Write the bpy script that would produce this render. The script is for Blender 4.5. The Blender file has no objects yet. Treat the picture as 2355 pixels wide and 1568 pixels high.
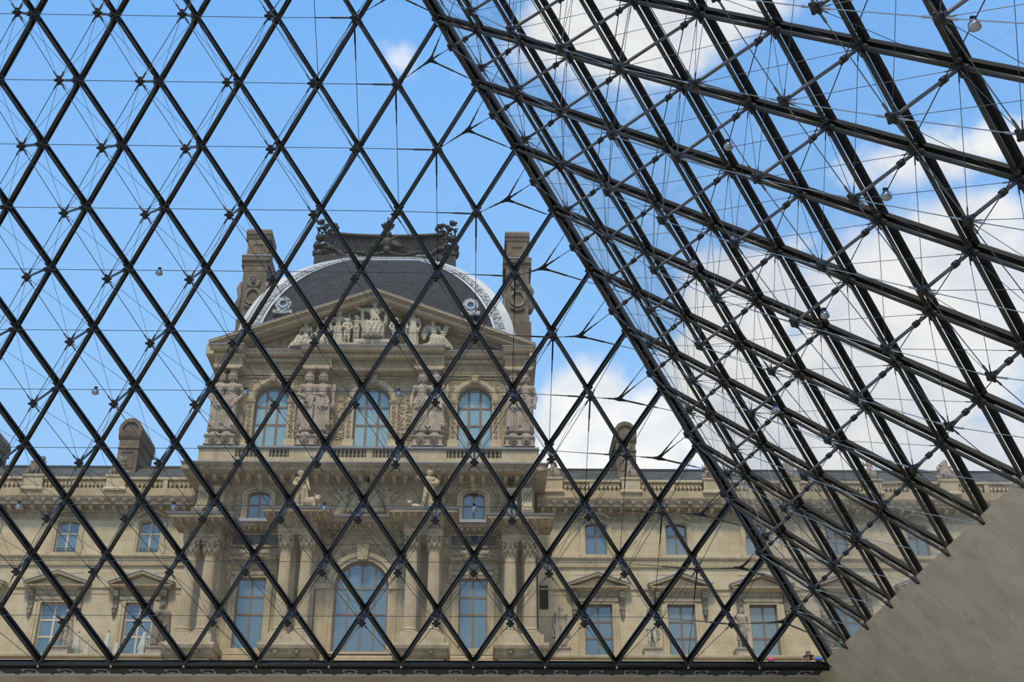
import bpy, math, random
import numpy as np
from mathutils import Vector, Matrix

random.seed(7)
rng = np.random.default_rng(7)
SC = bpy.context.scene
COL = SC.collection

# ------------------------------------------------------------------ camera
cam_d = bpy.data.cameras.new('camera')
cam = bpy.data.objects.new('camera', cam_d)
COL.objects.link(cam)
FPX = 2832.77
CP = np.array([8.0918, -34.0701, -7.7931])
PITCH, YAW, ROLL = 0.481294, 0.0256875, -0.00356412
_c, _s = math.cos(YAW), math.sin(YAW)
_fx = np.array([_c, -_s, 0]); _fy = np.array([_s, _c, 0]); _fz = np.array([0, 0, 1.0])
CF = math.cos(PITCH)*_fy + math.sin(PITCH)*_fz
_up = -math.sin(PITCH)*_fy + math.cos(PITCH)*_fz
CR = _fx*math.cos(ROLL) + _up*math.sin(ROLL)
CU = -_fx*math.sin(ROLL) + _up*math.cos(ROLL)
cam.matrix_world = Matrix(((CR[0], CU[0], -CF[0], CP[0]), (CR[1], CU[1], -CF[1], CP[1]), (CR[2], CU[2], -CF[2], CP[2]), (0, 0, 0, 1)))
cam_d.sensor_fit = 'HORIZONTAL'
cam_d.sensor_width = 36.0
cam_d.lens = FPX/2355*36.0
cam_d.clip_start = 0.05
cam_d.clip_end = 2000
SC.camera = cam


def seen(q, m=200):
    """is a world point inside the photograph's frame (with a margin)? only decides what is worth building"""
    d = np.asarray(q, float) - CP
    z = d @ CF
    if z < 1.0:
        return False
    x = 1177.5 + FPX*(d @ CR)/z
    y = 784 - FPX*(d @ CU)/z
    return -m < x < 2355+m and -m < y < 1568+m


def px_len(a, b):
    """how long a piece shows in the photograph: decides which repeats become parts"""
    r = []
    for k in range(9):
        q = np.asarray(a, float)*(1-k/8) + np.asarray(b, float)*k/8
        d = q - CP
        z = d @ CF
        if z > 1 and seen(q, 0):
            r.append(1/z)
    return sum(r)/9*float(np.linalg.norm(np.asarray(a, float)-np.asarray(b, float)))


# ------------------------------------------------------------------ exposure
SC.view_settings.view_transform = 'Standard'
SC.view_settings.look = 'None'
SC.view_settings.exposure = 0.0
SC.view_settings.gamma = 1.0
SC.view_settings.use_curve_mapping = False
SC.cycles.transparent_max_bounces = 24
SC.cycles.max_bounces = 5
SC.cycles.use_adaptive_sampling = True
SC.cycles.adaptive_threshold = 0.045
SC.cycles.adaptive_min_samples = 12
SC.cycles.diffuse_bounces = 2
SC.cycles.glossy_bounces = 2


# ------------------------------------------------------------------ node helper
class NT:
    def __init__(s, tree):
        s.t = tree
        s.n = tree.nodes
        s.l = tree.links

    def node(s, kind, **kw):
        n = s.n.new(kind)
        for k, v in kw.items():
            setattr(n, k, v)
        return n

    def put(s, sock, v):
        if hasattr(v, 'is_linked') or hasattr(v, 'links'):
            s.l.new(v, sock)
        else:
            sock.default_value = v

    def m(s, op, a, b=None, c=None):
        n = s.node('ShaderNodeMath', operation=op)
        for i, v in enumerate((a, b, c)):
            if v is not None:
                s.put(n.inputs[i], v)
        return n.outputs[0]

    def mix(s, fac, a, b, blend='MIX'):
        n = s.node('ShaderNodeMix', data_type='RGBA', blend_type=blend)
        s.put(n.inputs[0], fac)
        s.put(n.inputs[6], a)
        s.put(n.inputs[7], b)
        return n.outputs[2]

    def noise(s, vec, scale, detail=4.0, rough=0.55, dist=0.0):
        n = s.node('ShaderNodeTexNoise')
        if vec is not None:
            s.l.new(vec, n.inputs['Vector'])
        n.inputs['Scale'].default_value = scale
        n.inputs['Detail'].default_value = detail
        n.inputs['Roughness'].default_value = rough
        n.inputs['Distortion'].default_value = dist
        return n.outputs['Fac']

    def ramp(s, fac, stops):
        n = s.node('ShaderNodeValToRGB')
        s.put(n.inputs[0], fac)
        e = n.color_ramp.elements
        while len(e) < len(stops):
            e.new(0.5)
        for q, (p, c) in zip(e, stops):
            q.position = p
            q.color = c if len(c) == 4 else (*c, 1)
        return n.outputs[0]

    def step(s, v, lo, hi):
        n = s.node('ShaderNodeMapRange', interpolation_type='SMOOTHSTEP')
        s.put(n.inputs[0], v)
        n.inputs[1].default_value = lo
        n.inputs[2].default_value = hi
        return n.outputs[0]


def lin(r, g, b):
    return tuple((c/255/12.92 if c <= 10 else ((c/255+.055)/1.055)**2.4) for c in (r, g, b))


# ------------------------------------------------------------------ sky: blue with fair-weather clouds
W = bpy.data.worlds.new('sky')
SC.world = W
W.use_nodes = True
w = NT(W.node_tree)
w.n.clear()
tc = w.node('ShaderNodeTexCoord')
nrm = w.node('ShaderNodeVectorMath', operation='NORMALIZE')
w.l.new(tc.outputs['Generated'], nrm.inputs[0])
DIR = nrm.outputs[0]
sx = w.node('ShaderNodeSeparateXYZ')
w.l.new(DIR, sx.inputs[0])
el = w.m('ARCSINE', sx.outputs[2])
az = w.m('ARCTAN2', sx.outputs[0], sx.outputs[1])
sky = w.ramp(w.m('DIVIDE', el, math.pi/2), [(0.0, lin(200, 226, 250)), (0.16, lin(166, 211, 255)), (0.30, lin(145, 198, 254)), (0.48, lin(118, 181, 250)), (1.0, lin(62, 130, 225))])
big = w.noise(DIR, 8.5, 4, 0.6, 0.3)
fine = w.noise(DIR, 27.0, 4, 0.66, 0.2)
nz = w.m('ADD', w.m('MULTIPLY', big, 0.72), w.m('MULTIPLY', fine, 0.28))
# the banks of cumulus: azimuth, elevation, half widths (degrees), how solid
BANKS = [(8.2, 41.7, 6.0, 2.4, 0.95), (15.6, 41.8, 2.9, 1.4, 0.9), (5.4, 39.3, 3.0, 1.2, 0.4), (-5.0, 40.4, 1.3, 0.8, 0.33), (-1.9, 39.8, 1.5, 0.6, 0.25), (5.1, 23.3, 2.7, 3.3, 1.1), (7.8, 22.6, 2.6, 2.4, 1.0),
         (13.2, 28.9, 3.4, 2.4, 1), (11.8, 26.2, 2.8, 1.8, 0.95), (22.5, 27.5, 6.2, 3.9, 1), (17.1, 23.6, 9.0, 3.3, 1.1), (23.6, 20.6, 5.2, 2.4, 0.9), (23.8, 33.7, 4.0, 1.4, 0.55), (27.5, 33.7, 2.1, 1.2, 0.6),
         (24.6, 30.7, 3.9, 1.4, 0.75), (17.1, 31.1, 2.1, 0.8, 0.4), (9.0, 18.5, 9.0, 2.6, 0.9), (36.0, 26.0, 8.0, 6.0, .9), (-42.0, 16.0, 12.0, 4.0, .7)]
PE = w.node('ShaderNodeCombineXYZ')
w.l.new(az, PE.inputs[0])
w.l.new(el, PE.inputs[1])
cov = None
for a, e, wa, we, k in BANKS:
    sx_, sy_ = .922/math.radians(wa), .922/math.radians(we)
    vm_ = w.node('ShaderNodeVectorMath', operation='MULTIPLY_ADD')
    w.l.new(PE.outputs[0], vm_.inputs[0])
    vm_.inputs[1].default_value = (sx_, sy_, 0)
    vm_.inputs[2].default_value = (-math.radians(a)*sx_, -math.radians(e)*sy_, 0)
    dt = w.node('ShaderNodeVectorMath', operation='DOT_PRODUCT')
    w.l.new(vm_.outputs[0], dt.inputs[0])
    w.l.new(vm_.outputs[0], dt.inputs[1])
    g = w.m('SUBTRACT', math.log(k), dt.outputs['Value'])
    cov = g if cov is None else w.m('MAXIMUM', cov, g)
cov = w.m('EXPONENT', cov)
# the rest of the sky, out of frame: the same broken cumulus all round
away = w.step(w.m('ABSOLUTE', az), math.radians(28), math.radians(60))
highup = w.step(el, math.radians(46), math.radians(60))
gen = w.m('MULTIPLY', w.m('MAXIMUM', away, highup), w.step(w.noise(DIR, 1.6, 3, 0.5), 0.50, 0.68))
cov = w.m('MAXIMUM', cov, w.m('MULTIPLY', gen, 0.9))
dens = w.step(w.m('ADD', w.m('MULTIPLY', cov, 0.62), w.m('SUBTRACT', nz, 0.5)), 0.14, 0.40)
shade = w.step(w.noise(DIR, 13.0, 3, 0.6, 0.2), 0.35, 0.60)
cloud = w.mix(shade, (*lin(232, 237, 246), 1), (*lin(255, 255, 254), 1))
skyc = w.mix(dens, sky, cloud)
below = w.step(el, math.radians(-1.5), math.radians(0.5))
skyc = w.mix(below, (*lin(96, 92, 84), 1), skyc)
bg = w.node('ShaderNodeBackground')
w.l.new(skyc, bg.inputs[0])
bg.inputs[1].default_value = 1.0
wo = w.node('ShaderNodeOutputWorld')
w.l.new(bg.outputs[0], wo.inputs[0])

W.cycles.sampling_method = 'MANUAL'
W.cycles.sample_map_resolution = 512

# veiled sun, high behind the photographer
sd = bpy.data.lights.new('sun', 'SUN')
sun = bpy.data.objects.new('sun', sd)
COL.objects.link(sun)
sd.energy = 3.05
sd.color = (1.0, 0.87, 0.66)
sd.angle = math.radians(9)
sun.rotation_euler = (math.radians(30), 0, math.radians(-10))


# ------------------------------------------------------------------ materials
def newmat(name):
    m = bpy.data.materials.new(name)
    m.use_nodes = True
    t = NT(m.node_tree)
    b = t.n['Principled BSDF']
    return m, t, b


def stone(name, c0, c1, scale=0.7, bump=0.25, rough=0.85, vary=0.10, streak=0.25, fine=9.0):
    """weathered limestone: two tones in patches, dark streaks of old dirt, each block a touch different"""
    m, t, b = newmat(name)
    g = t.node('ShaderNodeNewGeometry')
    pos = g.outputs['Position']
    n1 = t.noise(pos, scale, 5, 0.6, 0.3)
    col = t.mix(t.step(n1, 0.35, 0.65), (*c0, 1), (*c1, 1))
    mp = t.node('ShaderNodeMapping')
    t.l.new(pos, mp.inputs[0])
    mp.inputs['Scale'].default_value = (2.2, 2.2, 0.25)
    n2 = t.noise(mp.outputs[0], 1.1, 5, 0.65, 0.2)
    col = t.mix(t.m('MULTIPLY', t.step(n2, 0.5, 0.78), streak), col, (c0[0]*.30, c0[1]*.31, c0[2]*.34, 1))
    n3 = t.noise(pos, fine, 3, 0.6)
    oi = t.node('ShaderNodeObjectInfo')
    v = t.m('ADD', t.m('MULTIPLY', t.m('SUBTRACT', oi.outputs['Random'], 0.5), 2*vary), t.m('ADD', t.m('MULTIPLY', t.m('SUBTRACT', n3, 0.5), 0.30), 1.0))
    vm = t.node('ShaderNodeVectorMath', operation='SCALE')
    t.l.new(col, vm.inputs[0])
    t.l.new(v, vm.inputs['Scale'])
    t.l.new(vm.outputs[0], b.inputs['Base Color'])
    b.inputs['Roughness'].default_value = rough
    b.inputs['Specular IOR Level'].default_value = 0.2
    bp = t.node('ShaderNodeBump')
    bp.inputs['Strength'].default_value = bump
    bp.inputs['Distance'].default_value = 0.04
    t.l.new(n3, bp.inputs['Height'])
    t.l.new(bp.outputs[0], b.inputs['Normal'])
    return m


def plain(name, col, rough=0.5, metal=0.0, spec=0.5, nscale=0, namp=0.2):
    m, t, b = newmat(name)
    if nscale:
        g = t.node('ShaderNodeNewGeometry')
        n = t.noise(g.outputs['Position'], nscale, 4, 0.6)
        c = t.mix(n, (*[x*(1-namp) for x in col], 1), (*[x*(1+namp) for x in col], 1))
        t.l.new(c, b.inputs['Base Color'])
    else:
        b.inputs['Base Color'].default_value = (*col, 1)
    b.inputs['Roughness'].default_value = rough
    b.inputs['Metallic'].default_value = metal
    b.inputs['Specular IOR Level'].default_value = spec
    return m


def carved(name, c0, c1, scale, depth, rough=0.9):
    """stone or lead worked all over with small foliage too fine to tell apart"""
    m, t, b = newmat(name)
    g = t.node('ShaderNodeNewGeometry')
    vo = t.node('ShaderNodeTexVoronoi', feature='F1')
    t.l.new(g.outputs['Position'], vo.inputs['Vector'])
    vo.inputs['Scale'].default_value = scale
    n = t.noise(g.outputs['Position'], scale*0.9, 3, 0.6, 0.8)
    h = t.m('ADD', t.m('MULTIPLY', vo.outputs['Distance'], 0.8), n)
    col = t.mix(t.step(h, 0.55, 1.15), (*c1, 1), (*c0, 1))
    t.l.new(col, b.inputs['Base Color'])
    b.inputs['Roughness'].default_value = rough
    b.inputs['Specular IOR Level'].default_value = 0.2
    bp = t.node('ShaderNodeBump')
    bp.inputs['Strength'].default_value = 0.9
    bp.inputs['Distance'].default_value = depth
    bp.invert = True
    t.l.new(h, bp.inputs['Height'])
    t.l.new(bp.outputs[0], b.inputs['Normal'])
    return m


M = {}
M['pav'] = stone('weathered_limestone', (0.380, 0.305, 0.183), (0.479, 0.389, 0.247), 0.5, 0.25, vary=0.05, streak=0.34)
M['wing'] = stone('pale_limestone', (0.482, 0.397, 0.254), (0.568, 0.479, 0.322), 0.6, 0.2, vary=0.06, streak=0.16)
M['trim'] = stone('moulded_limestone', (0.431, 0.354, 0.227), (0.526, 0.440, 0.296), 0.8, 0.25, vary=0.03, streak=0.34)
M['ptrim'] = stone('weathered_moulded_limestone', (0.398, 0.324, 0.209), (0.487, 0.402, 0.270), 0.9, 0.3, vary=0.04, streak=0.42)
M['dark_stone'] = stone('sooty_limestone', (0.137, 0.112, 0.081), (0.216, 0.176, 0.129), 1.1, 0.35, vary=0.05, streak=0.45)
M['statue'] = stone('carved_limestone', (0.294, 0.243, 0.189), (0.390, 0.325, 0.262), 1.4, 0.3, vary=0.05, streak=0.38)
M['statue_dark'] = stone('grey_weathered_stone', (.13, .115, .09), (.25, .222, .175), 2.0, 0.4, vary=0.08, streak=0.5)
M['statue_pale'] = stone('pale_marble', (0.407, 0.367, 0.275), (0.501, 0.457, 0.352), 1.4, 0.25, vary=0.04, streak=0.3)
M['sooty'] = stone('smoke_darkened_limestone', (0.269, 0.215, 0.142), (0.415, 0.341, 0.230), 0.9, 0.3, vary=0.05, streak=0.45)
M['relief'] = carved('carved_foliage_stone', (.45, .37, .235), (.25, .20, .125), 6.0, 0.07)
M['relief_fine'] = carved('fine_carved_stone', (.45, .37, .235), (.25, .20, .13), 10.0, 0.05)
M['coping'] = plain('lead_capping', (.30, .31, .325), 0.55, 0.0, 0.4, 1.5, 0.25)
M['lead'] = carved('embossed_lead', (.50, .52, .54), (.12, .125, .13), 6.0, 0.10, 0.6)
M['lead_plain'] = plain('pale_lead_sheet', (.46, .51, .55), 0.5, 0.0, 0.5, 1.2, 0.18)
M['iron'] = plain('dark_cast_lead', (.020, .021, .022), 0.5, 0.0, 0.25, 3.0, 0.5)
M['frame'] = plain('brown_painted_timber', (.20, .155, .12), 0.6, 0, 0.3, 2, 0.15)
M['frame_pale'] = plain('cream_painted_timber', (.60, .50, .40), 0.6, 0, 0.3, 2, 0.1)
M['black_panel'] = plain('black_marble_panel', (.022, .022, .022), 0.35, 0, 0.5, 2, 0.4)
M['hole'] = plain('dark_void', (.012, .011, .010), 0.9, 0, 0.1)
M['steel_black'] = plain('black_glazing_profile', (.006, .006, .005), 0.5, 0.0, 0.15)
M['steel_tube'] = plain('dark_grey_steel_tube', (.070, .066, .054), 0.40, 0.3, 0.4, 6, 0.15)
M['steel_strut'] = plain('grey_steel_strut', (.12, .115, .112), 0.45, 0.15, 0.4)
M['steel_cast'] = plain('dark_cast_steel', (.028, .027, .026), 0.4, 0.3, 0.5)
M['cable'] = plain('steel_cable', (.13, .13, .128), 0.35, 0.8, 0.5)
M['cable_bright'] = plain('bright_steel_rod', (.42, .41, .39), 0.3, 0.9, 0.5)
M['chrome'] = plain('polished_lamp_metal', (.55, .55, .55), 0.25, 0.9, 0.5)
M['tray'] = plain('dark_grey_tray', (.05, .065, .06), 0.6, 0.0, 0.3)
M['plate'] = plain('grey_lamp_plate', (.50, .51, .58), 0.5, 0.2, 0.5)
M['slot'] = plain('white_slot_strip', (.9, .92, .92), 0.6)
M['band'] = plain('pale_grey_band', (.66, .62, .58), 0.7, 0, 0.3, 2, 0.08)
M['fabric'] = plain('cream_parasol_cloth', (.50, .50, .46), 0.9, 0, 0.1, 5, 0.12)
M['pole'] = plain('parasol_pole', (.30, .26, .22), 0.6)


def wall_stone(name):
    m, t, b = newmat(name)
    g = t.node('ShaderNodeNewGeometry')
    pos = g.outputs['Position']
    n1 = t.noise(pos, 0.9, 5, 0.6, 0.4)
    c = t.mix(t.step(n1, 0.35, 0.66), (.69, .59, .435, 1), (.82, .72, .56, 1))
    n2 = t.noise(pos, 2.7, 5, 0.65, 0.5)
    c = t.mix(t.m('MULTIPLY', t.step(n2, 0.52, 0.70), 0.42), c, (.48, .37, .24, 1))
    n3 = t.noise(pos, 26, 3, 0.6)
    c = t.mix(0.14, c, t.ramp(n3, [(0.3, (.36, .31, .23)), (.7, (.8, .73, .58))]))
    t.l.new(c, b.inputs['Base Color'])
    b.inputs['Roughness'].default_value = 0.75
    b.inputs['Specular IOR Level'].default_value = 0.25
    return m


M['inner_stone'] = wall_stone('honey_stone_slab')
M['hall_floor'] = plain('polished_pale_limestone', (.34, .31, .26), 0.35, 0, 0.4, 0.8, 0.06)


def slate(name='roof_slate', k=(1, 1, 1)):
    m, t, b = newmat(name)
    g = t.node('ShaderNodeNewGeometry')
    sp = t.node('ShaderNodeSeparateXYZ')
    t.l.new(g.outputs['Position'], sp.inputs[0])
    cb = t.node('ShaderNodeCombineXYZ')
    t.l.new(sp.outputs[0], cb.inputs[0])
    t.l.new(t.m('SUBTRACT', sp.outputs[2], t.m('MULTIPLY', sp.outputs[1], -0.6)), cb.inputs[1])
    br = t.node('ShaderNodeTexBrick')
    t.l.new(cb.outputs[0], br.inputs['Vector'])
    br.inputs['Scale'].default_value = 1.0
    br.inputs['Brick Width'].default_value = 0.26
    br.inputs['Row Height'].default_value = 0.17
    br.inputs['Mortar Size'].default_value = 0.012
    br.inputs['Color1'].default_value = (0.024*k[0], 0.0275*k[1], 0.032*k[2], 1)
    br.inputs['Color2'].default_value = (0.042*k[0], 0.047*k[1], 0.054*k[2], 1)
    br.inputs['Mortar'].default_value = (.026, .03, .04, 1)
    n = t.noise(g.outputs['Position'], 0.8, 5, 0.65, 0.3)
    c = t.mix(t.m('MULTIPLY', t.step(n, 0.42, 0.75), 0.35), br.outputs['Color'], (.066*k[0], .074*k[1], .082*k[2], 1))
    t.l.new(c, b.inputs['Base Color'])
    b.inputs['Roughness'].default_value = 0.8
    b.inputs['Specular IOR Level'].default_value = 0.2
    bp = t.node('ShaderNodeBump')
    bp.inputs['Strength'].default_value = 0.5
    bp.inputs['Distance'].default_value = 0.02
    t.l.new(br.outputs['Fac'], bp.inputs['Height'])
    bp.invert = True
    t.l.new(bp.outputs[0], b.inputs['Normal'])
    return m


M['slate'] = slate()
M['slate_wing'] = slate('mossy_roof_slate', (2.3, 2.25, 1.75))


def pane_mat(name, c0, c1, refl):
    """window glass over drawn blinds: a pale blind seen through a mirror-like sheet"""
    m, t, b = newmat(name)
    oi = t.node('ShaderNodeObjectInfo')
    c = t.mix(oi.outputs['Random'], (*c0, 1), (*c1, 1))
    t.l.new(c, b.inputs['Base Color'])
    b.inputs['Roughness'].default_value = 0.6
    gl = t.node('ShaderNodeBsdfGlossy')
    gl.inputs['Roughness'].default_value = 0.03
    gl.inputs['Color'].default_value = (.85, .92, .95, 1)
    mx = t.node('ShaderNodeMixShader')
    mx.inputs[0].default_value = refl
    t.l.new(b.outputs[0], mx.inputs[1])
    t.l.new(gl.outputs[0], mx.inputs[2])
    t.l.new(mx.outputs[0], t.n['Material Output'].inputs[0])
    return m


M['pane'] = pane_mat('window_glass', (.055, .125, .170), (.085, .165, .21), 0.12)
M['pane_blind'] = pane_mat('window_glass_pale_blind', (.17, .31, .34), (.22, .36, .39), 0.13)


def glass_mat():
    """clear laminated glass: straight-through with a Fresnel mirror coat"""
    m, t, b = newmat('clear_laminated_glass')
    t.n.remove(b)
    lw = t.node('ShaderNodeLayerWeight')
    lw.inputs['Blend'].default_value = 0.5
    fr = t.m('ADD', t.m('MULTIPLY', t.m('POWER', lw.outputs['Facing'], 5.0), 0.96), 0.022)
    tr = t.node('ShaderNodeBsdfTransparent')
    tr.inputs['Color'].default_value = (.992, .996, .994, 1)
    gl = t.node('ShaderNodeBsdfGlossy')
    gl.inputs['Roughness'].default_value = 0.0
    df = t.node('ShaderNodeBsdfDiffuse')
    df.inputs['Color'].default_value = (.8, .8, .8, 1)
    haze = t.node('ShaderNodeMixShader')
    t.l.new(t.m('ADD', t.m('MULTIPLY', t.m('POWER', lw.outputs['Facing'], 2.0), 0.24), 0.001), haze.inputs[0])  # reflection haze put in as a pale diffuse veil, stronger at grazing angles
    t.l.new(tr.outputs[0], haze.inputs[1])
    t.l.new(df.outputs[0], haze.inputs[2])
    mx = t.node('ShaderNodeMixShader')
    t.l.new(fr, mx.inputs[0])
    t.l.new(haze.outputs[0], mx.inputs[1])
    t.l.new(gl.outputs[0], mx.inputs[2])
    t.l.new(mx.outputs[0], t.n['Material Output'].inputs[0])
    return m


M['glass'] = glass_mat()


# ------------------------------------------------------------------ mesh helpers
def tag(o, label=None, cat=None, group=None, kind=None):
    if label:
        o['label'] = label
    if cat:
        o['category'] = cat
    if group:
        o['group'] = group
    if kind:
        o['kind'] = kind
    return o


def empty(name, loc=(0, 0, 0)):
    o = bpy.data.objects.new(name, None)
    o.location = loc
    o.empty_display_size = 0.2
    COL.objects.link(o)
    return o


def link(name, me, parent=None, loc=(0, 0, 0), rot=None, scale=None, mat4=None):
    o = bpy.data.objects.new(name, me)
    COL.objects.link(o)
    if mat4 is not None:
        o.matrix_world = mat4
    else:
        o.location = loc
        if rot:
            o.rotation_euler = rot
        if scale:
            o.scale = scale
    if parent is not None:
        o.parent = parent
        # things stand at their own base; parts keep world placement
        pl = parent
        off = Vector((0, 0, 0))
        while pl is not None:
            off += pl.location
            pl = pl.parent
        if mat4 is not None:
            o.location = Vector(mat4.translation) - off
        else:
            o.location = Vector(loc) - off
    return o


class MB:
    def __init__(s):
        s.v = []
        s.f = []

    def add(s, v, f):
        k = len(s.v)
        s.v.extend([tuple(map(float, q)) for q in v])
        s.f.extend([tuple(i+k for i in q) for q in f])
        return s

    def box(s, x0, x1, y0, y1, z0, z1):
        v = [(x, y, z) for z in (z0, z1) for y in (y0, y1) for x in (x0, x1)]
        return s.add(v, [(0, 2, 3, 1), (4, 5, 7, 6), (0, 1, 5, 4), (2, 6, 7, 3), (0, 4, 6, 2), (1, 3, 7, 5)])

    def prism(s, poly, axis, a, b):
        n = len(poly)
        f3 = {'x': lambda p, t: (t, p[0], p[1]), 'y': lambda p, t: (p[0], t, p[1]), 'z': lambda p, t: (p[0], p[1], t)}[axis]
        v = [f3(p, a) for p in poly]+[f3(p, b) for p in poly]
        f = [tuple(range(n)), tuple(range(2*n-1, n-1, -1))]+[(i, (i+1) % n, n+(i+1) % n, n+i) for i in range(n)]
        return s.add(v, f)

    def lathe(s, prof, n=16, c=(0, 0, 0), wob=None):
        v = []
        for r, z in prof:
            for k in range(n):
                a = 2*math.pi*k/n
                rr = r*(wob(a) if wob else 1)
                v.append((c[0]+rr*math.cos(a), c[1]+rr*math.sin(a), c[2]+z))
        f = [(j*n+k, j*n+(k+1) % n, (j+1)*n+(k+1) % n, (j+1)*n+k) for j in range(len(prof)-1) for k in range(n)]
        f += [tuple(range(n-1, -1, -1)), tuple((len(prof)-1)*n+k for k in range(n))]
        return s.add(v, f)

    def tube(s, pts, rad, n=6):
        pts = [np.asarray(p, float) for p in pts]
        if not hasattr(rad, '__len__'):
            rad = [rad]*len(pts)
        v = []
        u = None
        for j, p in enumerate(pts):
            t = pts[min(j+1, len(pts)-1)]-pts[max(j-1, 0)]
            t = t/(np.linalg.norm(t)+1e-9)
            if u is None:
                a = np.array([0, 0, 1.0]) if abs(t[2]) < .9 else np.array([1.0, 0, 0])
                u = np.cross(t, a)
            u = u-t*(u @ t)
            u = u/(np.linalg.norm(u)+1e-9)
            q = np.cross(t, u)
            for k in range(n):
                a = 2*math.pi*k/n
                v.append(p+rad[j]*(u*math.cos(a)+q*math.sin(a)))
        f = [(j*n+k, j*n+(k+1) % n, (j+1)*n+(k+1) % n, (j+1)*n+k) for j in range(len(pts)-1) for k in range(n)]
        f += [tuple(range(n-1, -1, -1)), tuple((len(pts)-1)*n+k for k in range(n))]
        return s.add(v, f)

    def bar(s, a, b, side, out, wd, o0, o1):
        """rectangular profile from a to b: width wd along side, from o0 to o1 along out"""
        a, b = np.asarray(a, float), np.asarray(b, float)
        v = [p+side*sd*wd/2+out*o for p in (a, b) for sd, o in ((-1, o0), (1, o0), (1, o1), (-1, o1))]
        return s.add(v, [(0, 1, 2, 3), (7, 6, 5, 4), (0, 4, 5, 1), (1, 5, 6, 2), (2, 6, 7, 3), (3, 7, 4, 0)])

    def ell(s, c, r, n=10, m=6):
        v = [(c[0], c[1], c[2]-r[2])]
        for j in range(1, m):
            t = -math.pi/2+math.pi*j/m
            for k in range(n):
                a = 2*math.pi*k/n
                v.append((c[0]+r[0]*math.cos(t)*math.cos(a), c[1]+r[1]*math.cos(t)*math.sin(a), c[2]+r[2]*math.sin(t)))
        v.append((c[0], c[1], c[2]+r[2]))
        f = [(0, 1+(k+1) % n, 1+k) for k in range(n)]
        f += [(1+j*n+k, 1+j*n+(k+1) % n, 1+(j+1)*n+(k+1) % n, 1+(j+1)*n+k) for j in range(m-2) for k in range(n)]
        L = len(v)-1
        f += [(1+(m-2)*n+k, 1+(m-2)*n+(k+1) % n, L) for k in range(n)]
        return s.add(v, f)

    def arch(s, cx, cz, r0, r1, y0, y1, a0=0.0, a1=math.pi, n=20, ez=1.0):
        """voussoir band between two radii, in the facade plane, from y0 (front) to y1"""
        v = []
        for k in range(n+1):
            a = a0+(a1-a0)*k/n
            for r in (r0, r1):
                for y in (y0, y1):
                    v.append((cx+r*math.cos(a), y, cz+r*math.sin(a)*ez))
        f = []
        for k in range(n):
            i, j = 4*k, 4*k+4
            f += [(i, j, j+2, i+2), (i+1, i+3, j+3, j+1), (i, i+1, j+1, j), (i+2, j+2, j+3, i+3)]
        f += [(0, 2, 3, 1), (4*n, 4*n+1, 4*n+3, 4*n+2)]
        return s.add(v, f)

    def mesh(s, name, mat, smooth=False):
        me = bpy.data.meshes.new(name)
        me.from_pydata(s.v, [], s.f)
        if mat is not None:
            me.materials.append(M[mat] if isinstance(mat, str) else mat)
        if smooth:
            me.polygons.foreach_set('use_smooth', [True]*len(me.polygons))
        me.update()
        return me

    def build(s, name, mat, parent=None, smooth=False):
        return link(name, s.mesh(name, mat, smooth), parent)

# ================================================================== the glass pyramid: two of its slopes
B, NN, HH = 35.42, 18, 21.64
SL = math.hypot(HH, B/2)


def P_front(L, i):
    t = L/NN
    return np.array([B/2*(1-t)-i*B/NN, -B/2*t, HH*t])


def P_right(L, i):
    t = L/NN
    return np.array([B/2*(1-t), -B/2*t-i*B/NN, HH*t])


OUT_F = np.array([0, HH/SL, B/2/SL])
OUT_R = np.array([HH/SL, 0, B/2/SL])
DEP = [0, .78, 1.12, 1.42, 1.66, 1.80, 1.90, 1.95, 1.95, 1.95]


def depth(L, i):
    return DEP[min(L, i, NN-L-i, 9)]


def cable_mb(mb, a, b, r, end, rend, n=5):
    a, b = np.asarray(a, float), np.asarray(b, float)
    ln = np.linalg.norm(b-a)
    d = (b-a)/ln
    e = min(end, ln*.3)
    pts = [a, a+d*e*.9, a+d*e, b-d*e, b-d*e*.9, b]
    mb.tube(pts, [rend*.8, rend, r, r, rend, rend*.8], n)
    return mb


def frame4(origin, zdir, xhint):
    z = zdir/np.linalg.norm(zdir)
    x = xhint-z*(xhint @ z)
    x = x/np.linalg.norm(x)
    y = np.cross(z, x)
    return Matrix(((x[0], y[0], z[0], origin[0]), (x[1], y[1], z[1], origin[1]), (x[2], y[2], z[2], origin[2]), (0, 0, 0, 1)))


# cast pieces, modelled once (z axis = along the strut, towards the glass)
hb = MB()
hb.lathe([(.02, -.065), (.055, -.06), (.072, -.04), (.072, .01), (.07, .04), (.045, .07), (.04, .12)], 12)
for k in range(4):
    a = 2*math.pi*k/4
    c, s_ = math.cos(a), math.sin(a)
    hb.tube([(c*.05, s_*.05, -.012), (c*.095, s_*.095, -.016), (c*.112, s_*.112, -.016)], [.038, .034, .022], 8)
HUB = hb.mesh('strut_hub', 'steel_cast', True)
hb = MB()
hb.lathe([(.01, -.06), (.05, -.055), (.072, -.02), (.072, .03), (.05, .07), (.03, .12)], 12)
for k in range(4):
    a = 2*math.pi*(k+.5)/4
    c, s_ = math.cos(a), math.sin(a)
    hb.tube([(c*.04, s_*.04, 0), (c*.12, s_*.12, 0), (c*.15, s_*.15, 0)], [.055, .052, .046], 8)
NODE = hb.mesh('chord_node', 'steel_cast', True)
hb = MB()
hb.lathe([(.045, -.06), (.055, -.05), (.055, .05), (.045, .06)], 10)
hb.tube([(.04, 0, -.02), (.09, 0, -.03), (.12, 0, -.01)], [.035, .032, .02], 6)
hb.tube([(.035, 0, .03), (.085, 0, .05), (.10, 0, .07)], [.025, .028, .015], 6)
CLAMP = hb.mesh('cable_clamp', 'steel_cast', True)
hb = MB()
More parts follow.
